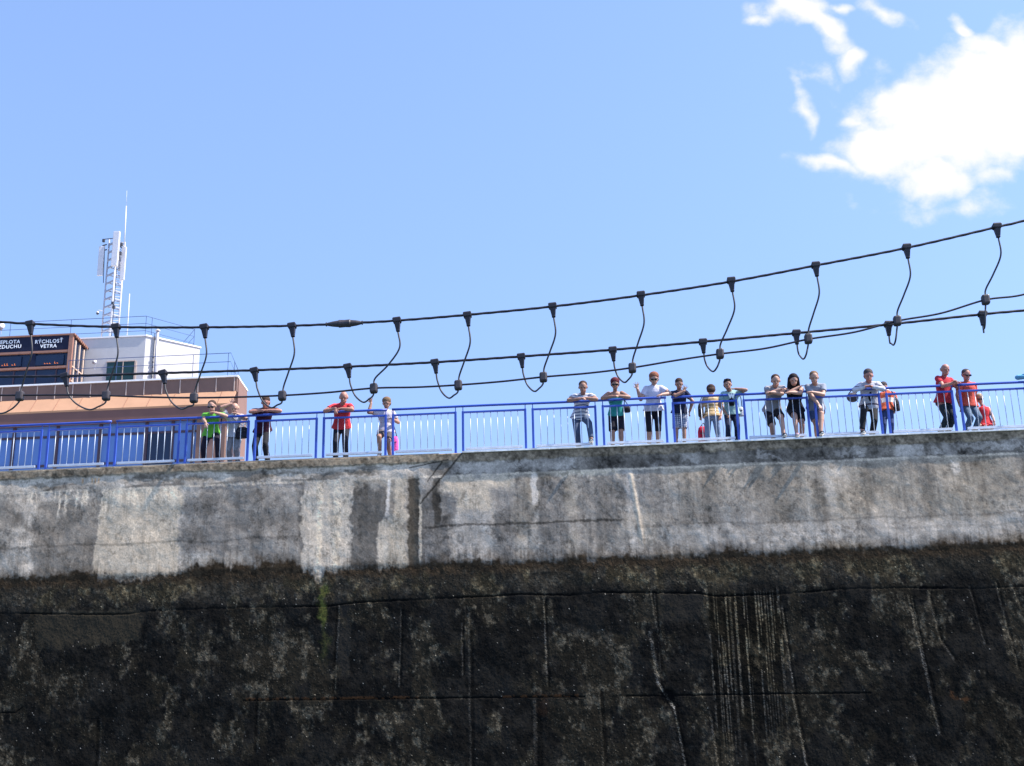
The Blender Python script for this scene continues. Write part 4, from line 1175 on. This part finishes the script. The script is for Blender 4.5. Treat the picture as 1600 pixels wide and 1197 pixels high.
    if sleeve == 'strapless':
        tb.loft(tor(inf, -.0, .82, .1), 18)
    else:
        secs = tor(inf, -.0 if hem == 0 else -.1, 1.0, .16)
        if hem: secs = [(pc - su * hem + dp * .0, sx * (.185 * k * g), dp * (.14 * k * g))] + secs
        tb.loft(secs, 18)
        tb.cap(SL + sx * .015, .058 * k, sc_ - su * .012, .062 * k); tb.cap(SR - sx * .015, .058 * k, sc_ - su * .012, .062 * k)
        tb.cap(sc_ - su * .02, .07 * k, sc_ + su * .03, .058 * k)
        for (S, el, wr) in arms:
            if sleeve == 'none': tb.cap(S, .056 * k, S.lerp(el, .12), .055 * k); continue
            e2 = el if sleeve == 'long' else S.lerp(el, .62)
            d_ = (el - S).normalized(); o1 = d_.orthogonal().normalized(); o2 = d_.cross(o1)
            r0, r1 = .064 * k * (.5 + .5 * g), (.060 if sleeve == 'long' else .070) * k
            tb.cap(S, r0, S.lerp(e2, .5), r0 * .98)
            tb.loft([(S, o1 * r0, o2 * r0), (e2, o1 * r1, o2 * r1)], 12)
            if sleeve == 'long':
                d_ = (wr - el).normalized(); o1 = d_.orthogonal().normalized(); o2 = d_.cross(o1)
                tb.cap(el, .052 * k, el.lerp(wr, .5), .05 * k); tb.loft([(el, o1 * .05 * k, o2 * .05 * k), (el.lerp(wr, .92), o1 * .040 * k, o2 * .040 * k)], 12)
    solid(tb, 'shirt', CL(top, **topkw), root, .012, 3)
    # trousers, shorts or skirt
    bb = MB()
    bb.loft([(pc + spine * f, sx * (a * k * (.5 + .5 * g) + .010), dp * (b * k * (.5 + .5 * g) + .010)) for f, a, b in ((-.12, .15, .112), (0, .168, .118), (.20, .152, .11))], 16)
    for (Hp, K, A) in LG:
        if legs == 'long':
            d_ = (A - K).normalized(); bb.cap(Hp, .098 * k, K, .072 * k); o1 = d_.orthogonal().normalized(); o2 = d_.cross(o1)
            bb.loft([(K, o1 * .070 * k, o2 * .070 * k), (K.lerp(A, .4), o1 * .066 * k, o2 * .066 * k), (A - d_ * .02, o1 * .060 * k, o2 * .060 * k)], 12); bb.cap(K, .071 * k, K, .071 * k)
        elif legs in ('shorts', 'knee'):
            E = Hp.lerp(K, .72 if legs == 'shorts' else .97); d_ = (K - Hp).normalized(); o1 = d_.orthogonal().normalized(); o2 = d_.cross(o1)
            bb.loft([(Hp, o1 * .100 * k, o2 * .100 * k), (E, o1 * .092 * k, o2 * .092 * k)], 14)
        elif legs == 'capri':
            bb.cap(Hp, .102 * k, K, .072 * k); E = K.lerp(A, .22); d_ = (A - K).normalized(); o1 = d_.orthogonal().normalized(); o2 = d_.cross(o1)
            bb.loft([(K, o1 * .072 * k, o2 * .072 * k), (E, o1 * .068 * k, o2 * .068 * k)], 12)
    solid(bb, {'long': 'trousers', 'capri': 'trousers'}.get(legs, 'shorts'), CL(bottom, **botkw), root, .012, 3)
    for (Hp, K, A) in LG:
        q = MB(); b_ = A - Vector((0, 0, .05 * k)); z_ = Vector((0, 0, 1))
        q.loft([(b_ - fw * .075 * k, sx * .028 * k, z_ * .030 * k), (b_ - fw * .05 * k, sx * .040 * k, z_ * .052 * k), (b_ + fw * .02 * k, sx * .043 * k, z_ * .055 * k), (b_ + fw * .10 * k - z_ * .01 * k, sx * .050 * k, z_ * .034 * k), (b_ + fw * .165 * k - z_ * .014 * k, sx * .044 * k, z_ * .024 * k), (b_ + fw * .19 * k - z_ * .018 * k, sx * .02 * k, z_ * .012 * k)], 12)
        so = q.build('shoe', CL(shoes), root, smooth=True)
        q = MB(); q.loft([(b_ - fw * .08 * k - z_ * .034 * k, sx * .03 * k, z_ * .012), (b_ - z_ * .036 * k, sx * .045 * k, z_ * .012), (b_ + fw * .1 * k - z_ * .038 * k, sx * .052 * k, z_ * .012), (b_ + fw * .195 * k - z_ * .034 * k, sx * .022 * k, z_ * .01)], 12); q.build('sole', MT['sole'], so, smooth=True)
    return root, dict(hc=hc, sc=sc_, pc=pc, SL=SL, SR=SR, arms=arms, dp=dp, sx=sx, su=su, k=k)


def bag(name, label, px, py, Y, w, h, d, material, strap=None, cat='bag', rnd=False):
    p = at(px, py, Y); t = thing(name, label, cat, p - Vector((0, 0, h / 2)))
    q = MB()
    if rnd: q.ell(p, (w / 2, 0, 0), (0, d / 2, 0), (0, 0, h / 2), 18, 12)
    else:
        q.loft([(p - Vector((0, 0, h * .5)), Vector((w * .44, 0, 0)), Vector((0, d * .4, 0))), (p - Vector((0, 0, h * .42)), Vector((w * .5, 0, 0)), Vector((0, d * .5, 0))), (p + Vector((0, 0, h * .2)), Vector((w * .48, 0, 0)), Vector((0, d * .45, 0))), (p + Vector((0, 0, h * .42)), Vector((w * .38, 0, 0)), Vector((0, d * .3, 0))), (p + Vector((0, 0, h * .5)), Vector((w * .25, 0, 0)), Vector((0, d * .12, 0)))], 18)
    q.build('pouch', material, t, smooth=True)
    q = MB(); q.tube([p + Vector((-w * .3, -d * .46, h * .08)), p + Vector((0, -d * .50, h * .03)), p + Vector((w * .3, -d * .46, h * .08))], .008, 6); q.build('zip', MT['dark'], t)
    if strap:
        q = MB(); q.tube(catmull([p + Vector((-w * .3, 0, h * .4))] + [at(*s) for s in strap] + [p + Vector((w * .3, 0, h * .4))], 6), .011, 6); q.build('strap', MT['dark'], t, smooth=True)
    return t


FL = .50
# 1 green shirt
person('person in a lime green shirt and sunglasses, leaning over the railing before the brown columns', 1.74, (331, 635, .10), (331, 650, .22), (330, 679, .55),
       ((312, 662, -.15), (321, 660, -.16)), ((352, 650, .10), (337, 645, -.02)), (322, .55, 0), (342, .30, .10), hair='brown', hairstyle='cropped', glasses=True, top=(0.135, 0.428, 0.051), bottom=(0.015, 0.011, 0.021), handL=('drop',), kneeR=(345, 690, -.2))
# 2 waving
r, i_ = person('person in white and grey, arm raised over the head, beside the lime green shirt', 1.62, (367, 638, .32), (366, 652, .36), (368, 682, .55),
       ((345, 649, .30), (361, 631, .26)), ((386, 655, .3), (371, 647, .10)), (362, .6, 0), (374, .55, 0), skin='fair', hair='blonde', hairstyle='bald', top=(0.459, 0.446, 0.485), bottom=(0.221, 0.208, 0.215), handL=('wave', .55), shoes=(.3, .28, .26))
cbg = bag('camera_bag', 'black camera bag with a white letter, hanging at the waist of the waving person', 378, 676, .36, .30, .26, .14, CL((.02, .02, .03)), strap=((373, 660, .40), (363, 652, .27), (372, 660, .30)))
text('H', .16, MT['letter'], cbg, at(383, 663, .30), (1, 0, 0), (0, 0, 1), 'lettering', .008)
# 3 maroon
person('person in a dark maroon shirt and black trousers, wrists crossed on the handrail', 1.78, (415, 629, .10), (414, 643, .22), (410, 674, .52),
       ((388, 644, .15), (409, 641, .02)), ((436, 642, .15), (420, 641, .02)), (402, .55, 0), (420, .45, 0), hair='brown', top=(0.045, 0.011, 0.023), bottom=(0.013, 0.013, 0.017), build=1.08, skin='red')
# 4 bald red
person('bald person in a bright red polo shirt and dark jeans, leaning alone on the railing', 1.78, (537, 621, .10), (535, 636, .22), (534, 668, .52),
       ((509, 640, .15), (524, 638, .0)), ((556, 638, .15), (533, 638.5, .03)), (525, .55, 0), (541, .5, 0), hair='grey', hairstyle='bald', top=(0.492, 0.036, 0.046), bottom=(0.017, 0.017, 0.025), build=1.12, skin='red', handL=('drop',), look=(.12, -1, -.65), yawsh=.12)
# 5 waving woman in white
r, i_ = person('short haired person in a long white tunic, waving with one raised hand', 1.62, (604, 630, .30), (603, 646, .34), (603, 675, .42),
       ((585, 648, .28), (580, 630, .22)), ((622, 664, .34), (613, 655, .2)), (594, .25, .04), (610, .45, 0), hair='lightbrown', hairstyle='full', top=(0.516, 0.464, 0.516), sleeve='short', bottom=(0.088, 0.075, 0.075), legs='shorts', shoes=(.35, .25, .2),
       handL=('wave', -.15), female=True, hem=.10, skin='tan', topkw=dict(stripes=((.42, .38, .42), .085, .22)))
bag('shopping_bag', 'pink bag hanging behind the short haired person in white', 617, 693, .55, .16, .34, .10, CL((.75, .10, .36)), strap=((613, 668, .5), (615, 664, .5)))
# 6 striped
person('person in a white striped polo and jeans, one foot on the bottom rail', 1.78, (911, 605, .10), (911, 620, .22), (906, 652, .55),
       ((880, 624, .16), (906, 623, .0)), ((939, 622, .16), (914, 622, .0)), (904, .58, 0), (924, .06, .13), hair='brown', hairstyle='cropped', top=(0.577, 0.571, 0.591), topkw=dict(stripes=((.10, .12, .2), .065, .35)), bottom=(0.060, 0.083, 0.135), shoes=(.06, .05, .05),
       kneeR=(930, 655, -.2), look=(0, -1, -.55), skin='tan')
# 7 red hair teal
person('person with dark red hair, sunglasses and a strapless teal top, elbows on the handrail', 1.66, (961, 600, .12), (961, 616, .22), (963, 648, .50),
       ((934, 622, .16), (957, 619, .0)), ((988, 620, .16), (967, 618.5, .0)), (957, .5, 0), (971, .45, 0), hair='red', hairstyle='full', top=(0.034, 0.256, 0.243), sleeve='strapless', bottom=(0.012, 0.011, 0.019), legs='knee', shoes=(.5, .4, .35), glasses=True, female=True, skin='tan')
bag('handbag', 'black shoulder bag hanging beside the strapless teal top', 979, 639, .40, .16, .16, .1, CL((.02, .017, .022)), strap=((975, 624, .35), (971, 618, .32)))
# 8 white tee waving
r, i_ = person('person in a white shirt, sunglasses and black capri trousers, waving one open hand', 1.80, (1022, 592, .22), (1021, 608, .28), (1021, 642, .46),
       ((995, 622, .15), (996, 608, .10)), ((1054, 617, .18), (1034, 616.5, .02)), (1014, .45, 0), (1028, .45, 0), hair='auburn', hairstyle='full', top=(0.534, 0.508, 0.586), bottom=(0.010, 0.009, 0.014), legs='capri', shoes=(.3, .25, .22), glasses=True, female=True, handL=('wave', -.1), build=1.14)
# 9 boy
person('smiling boy in a navy shirt and checked shorts, waving beside the white shirt', 1.56, (1061, 600, .20), (1061, 615, .26), (1062, 645, .44),
       ((1045, 620, .18), (1069, 611, .06)), ((1081, 628, .25), (1078, 642, .3)), (1056, .42, 0), (1069, .42, 0), hair='brown', top=(0.015, 0.020, 0.049), bottom=(0.409, 0.416, 0.455), botkw=dict(checks=((.05, .07, .16), .045)), legs='knee', shoes=(.2, .2, .2), handL=('wave', .35), skin='tan')
# 10 back turned
person('person seen from behind in a mustard top and light jeans, head bowed', 1.62, (1111, 611, .92), (1112, 622, .92), (1112, 652, .90),
       ((1097, 636, .95), (1095, 650, .85)), ((1128, 636, .95), (1126, 650, .85)), (1104, .90, 0), (1127, .95, 0), hair='brown', hairstyle='full', top=(0.354, 0.243, 0.113), bottom=(0.160, 0.225, 0.355), back=True, look=(0, 1, -.6), shoes=(.3, .3, .3), topkw=dict(stripes=((.62, .45, .28), .07, .3)))
bag('handbag', 'dark bag at the left hip of the person seen from behind', 1095, 641, .78, .13, .30, .12, CL((.03, .022, .022)), strap=((1096, 622, .80), (1100, 620, .80)))
bag('shopping_bag', 'deep red bag on the ground behind the jeans of the person seen from behind', 1098, 680, 1.15, .22, .40, .14, CL((.45, .02, .05)), strap=((1098, 662, 1.15), (1100, 662, 1.15)))
# 11 aqua
r, i_ = person('dark haired person in a pale aqua jacket, one hand held to the mouth', 1.64, (1137, 601, .20), (1141, 616, .28), (1143, 647, .46),
       ((1126, 634, .30), (1134, 645, .28)), ((1170, 614, .22), (1149, 607.5, .08)), (1137, .45, 0), (1152, .5, 0), hair='black', hairstyle='spiky', top=(0.279, 0.422, 0.402), bottom=(0.017, 0.023, 0.049), shoes=(.05, .05, .06), look=(.05, -1, -.3), skin='tan')
sh_ = MB(); sh_.loft([(i_['sc'] - i_['su'] * .03 + i_['dp'] * .045, i_['sx'] * .08, i_['dp'] * .06), (i_['sc'] - i_['su'] * .20 + i_['dp'] * .055, i_['sx'] * .085, i_['dp'] * .08), (i_['sc'] - i_['su'] * .30 + i_['dp'] * .05, i_['sx'] * .075, i_['dp'] * .08)], 14)
sh_.build('undershirt', CL((.015, .015, .02)), r, smooth=True)
text('W', .12, MT['letter'], r, at(1143, 619, .07), (1, 0, 0), (0, -.2, 1), 'shirt_print', .01)
bag('handbag', 'grey and white bag at the right hip of the aqua jacket', 1157, 643, .45, .14, .22, .1, CL((.45, .47, .5)), strap=((1153, 622, .40), (1157, 620, .40)))
# 12 grey tee arms crossed
person('person in a grey shirt and black shorts, arms folded on the rail', 1.80, (1212, 595, .0), (1211, 608, .14), (1206, 641, .56),
       ((1192, 620, -.05), (1218, 609, -.12)), ((1231, 620, -.05), (1206, 613, -.14)), (1209, .60, 0), (1226, .08, .08), hair='brown', hairstyle='cropped', top=(0.252, 0.245, 0.265), bottom=(0.016, 0.015, 0.019), legs='knee', shoes=(.03, .03, .04), kneeR=(1228, 640, -.3), skin='fair')
# 13 long hair
person('person with long dark hair and a black top, arms folded on the rail', 1.70, (1240, 594, .05), (1241, 610, .17), (1243, 642, .52),
       ((1225, 618, -.03), (1248, 605, -.04)), ((1262, 618, -.03), (1235, 613, -.12)), (1246, .10, .08), (1253, .55, 0), hair='black', hairstyle='long', top=(0.015, 0.015, 0.025), sleeve='none', bottom=(0.015, 0.014, 0.020), legs='shorts', shoes=(.6, .35, .4), kneeL=(1248, 648, -.3), female=True, skin='fair')
# 14 youth
person('youth in a blue grey shirt and denim shorts, one hand on the raised knee', 1.80, (1272, 590, -.05), (1274, 605, .08), (1275, 638, .50),
       ((1259, 622, -.02), (1280, 634, -.12)), ((1293, 620, -.02), (1270, 613, -.14)), (1277, .65, 0), (1284, .05, .08), hair='lightbrown', hairstyle='cropped', top=(0.227, 0.253, 0.305), bottom=(0.067, 0.099, 0.197), legs='shorts', shoes=(.02, .02, .025), kneeR=(1286, 640, -.3), skin='fair')
# 15 jacket
r, i_ = person('person in a white and black jacket and black trousers, elbows on the handrail', 1.84, (1357, 587, .08), (1358, 602, .20), (1358, 636, .52),
       ((1330, 610, .14), (1353, 604, .0)), ((1386, 606, .14), (1361, 604, .0)), (1349, .12, .08), (1362, .55, 0), hair='darkgrey', top=(0.461, 0.461, 0.500), sleeve='long', bottom=(0.015, 0.015, 0.018), shoes=(.03, .03, .03), kneeL=(1348, 640, -.3), build=1.12, skin='red', look=(0, -1, -.5), topkw=dict(stripes=((.08, .06, .09), .16, .2)))
q = MB(); q.loft([(i_['sc'] - i_['su'] * .06 + i_['dp'] * .05, i_['sx'] * .07, i_['dp'] * .075), (i_['sc'] - i_['su'] * .28 + i_['dp'] * .05, i_['sx'] * .085, i_['dp'] * .105), (i_['sc'] - i_['su'] * .52 + i_['dp'] * .05, i_['sx'] * .08, i_['dp'] * .10)], 14); q.build('undershirt', CL((.015, .015, .02)), r, smooth=True)
bag('shoulder_bag', 'round dark bag hanging to the left of the white and black jacket', 1332, 621, .38, .26, .22, .16, CL((.09, .08, .09)), strap=((1335, 606, .36), (1345, 603, .34)), rnd=True)
# 16 orange child
person('child in an orange and white top and jeans, standing behind the twin blue posts', 1.36, (1381, 605, .86), (1387, 617, .62), (1386, 643, .55),
       ((1376, 628, .6), (1378, 642, .55)), ((1399, 626, .6), (1398, 640, .55)), (1381, .5, 0), (1394, .5, 0), hair='darkgrey', top=(0.508, 0.104, 0.046), topkw=dict(stripes=((.8, .72, .66), .30, .35)), bottom=(0.035, 0.054, 0.133), shoes=(.3, .3, .3), skin='fair')
bag('shoulder_bag', 'black bag at the right side of the orange and white top', 1401, 633, .45, .13, .26, .12, CL((.03, .025, .03)), strap=((1397, 616, .48), (1393, 612, .50)))
# 17 red shirt
person('person with receding hair in a red shirt, turned sideways with hands clasped on the handrail', 1.76, (1477, 578, .28), (1475, 594, .32), (1474, 630, .45),
       ((1470, 612, .02), (1491, 598, .02)), ((1496, 606, .3), (1493, 597, .06)), (1469, .42, 0), (1480, .45, 0), hair='grey', hairstyle='bald', top=(0.376, 0.025, 0.037), bottom=(0.019, 0.026, 0.032), shoes=(.1, .1, .1), look=(.25, -1, -.45), build=1.22, skin='red', yawsh=.5)
# 18 orange red
person('person in an orange red shirt, sunglasses and blue jeans, beside the girl in red', 1.70, (1510, 586, .30), (1511, 602, .36), (1514, 635, .50),
       ((1497, 618, .30), (1500, 634, .34)), ((1524, 620, .5), (1526, 634, .5)), (1507, .5, 0), (1522, .5, 0), hair='darkgrey', hairstyle='cropped', top=(0.535, 0.086, 0.060), bottom=(0.080, 0.119, 0.171), shoes=(.3, .3, .3), glasses=True, build=1.08, look=(.25, -1, -.5), skin='red', yawsh=.3)
# 19 girl in red
person('girl in a bright red dress, leaning with one arm reaching down to the right', 1.24, (1531, 623, .62), (1536, 640, .60), (1541, 664, .60),
       ((1528, 652, .55), (1531, 662, .5)), ((1551, 650, .55), (1557, 666, .40)), (1537, .6, 0), (1543, .6, 0), hair='blonde', hairstyle='short', top=(0.532, 0.034, 0.044), sleeve='none', bottom=(0.512, 0.033, 0.043), legs='shorts', shoes=(.5, .5, .5), hem=.12, female=True, handR=('drop',), glasses=True, skin='fair')
# 20 edge
person('person in a light blue shirt, cut off by the right edge of the photo', 1.70, (1618, 571, .15), (1618, 588, .24), (1622, 622, .52),
       ((1590, 590, .16), (1606, 589, .02)), ((1640, 590, .16), (1618, 588, .02)), (1616, .5, 0), (1630, .5, 0), hair='brown', sleeve='long', top=(0.112, 0.308, 0.438), bottom=(0.038, 0.038, 0.051), shoes=(.1, .1, .1))

for o in bpy.data.objects:
    if '_org' in o: del o['_org']
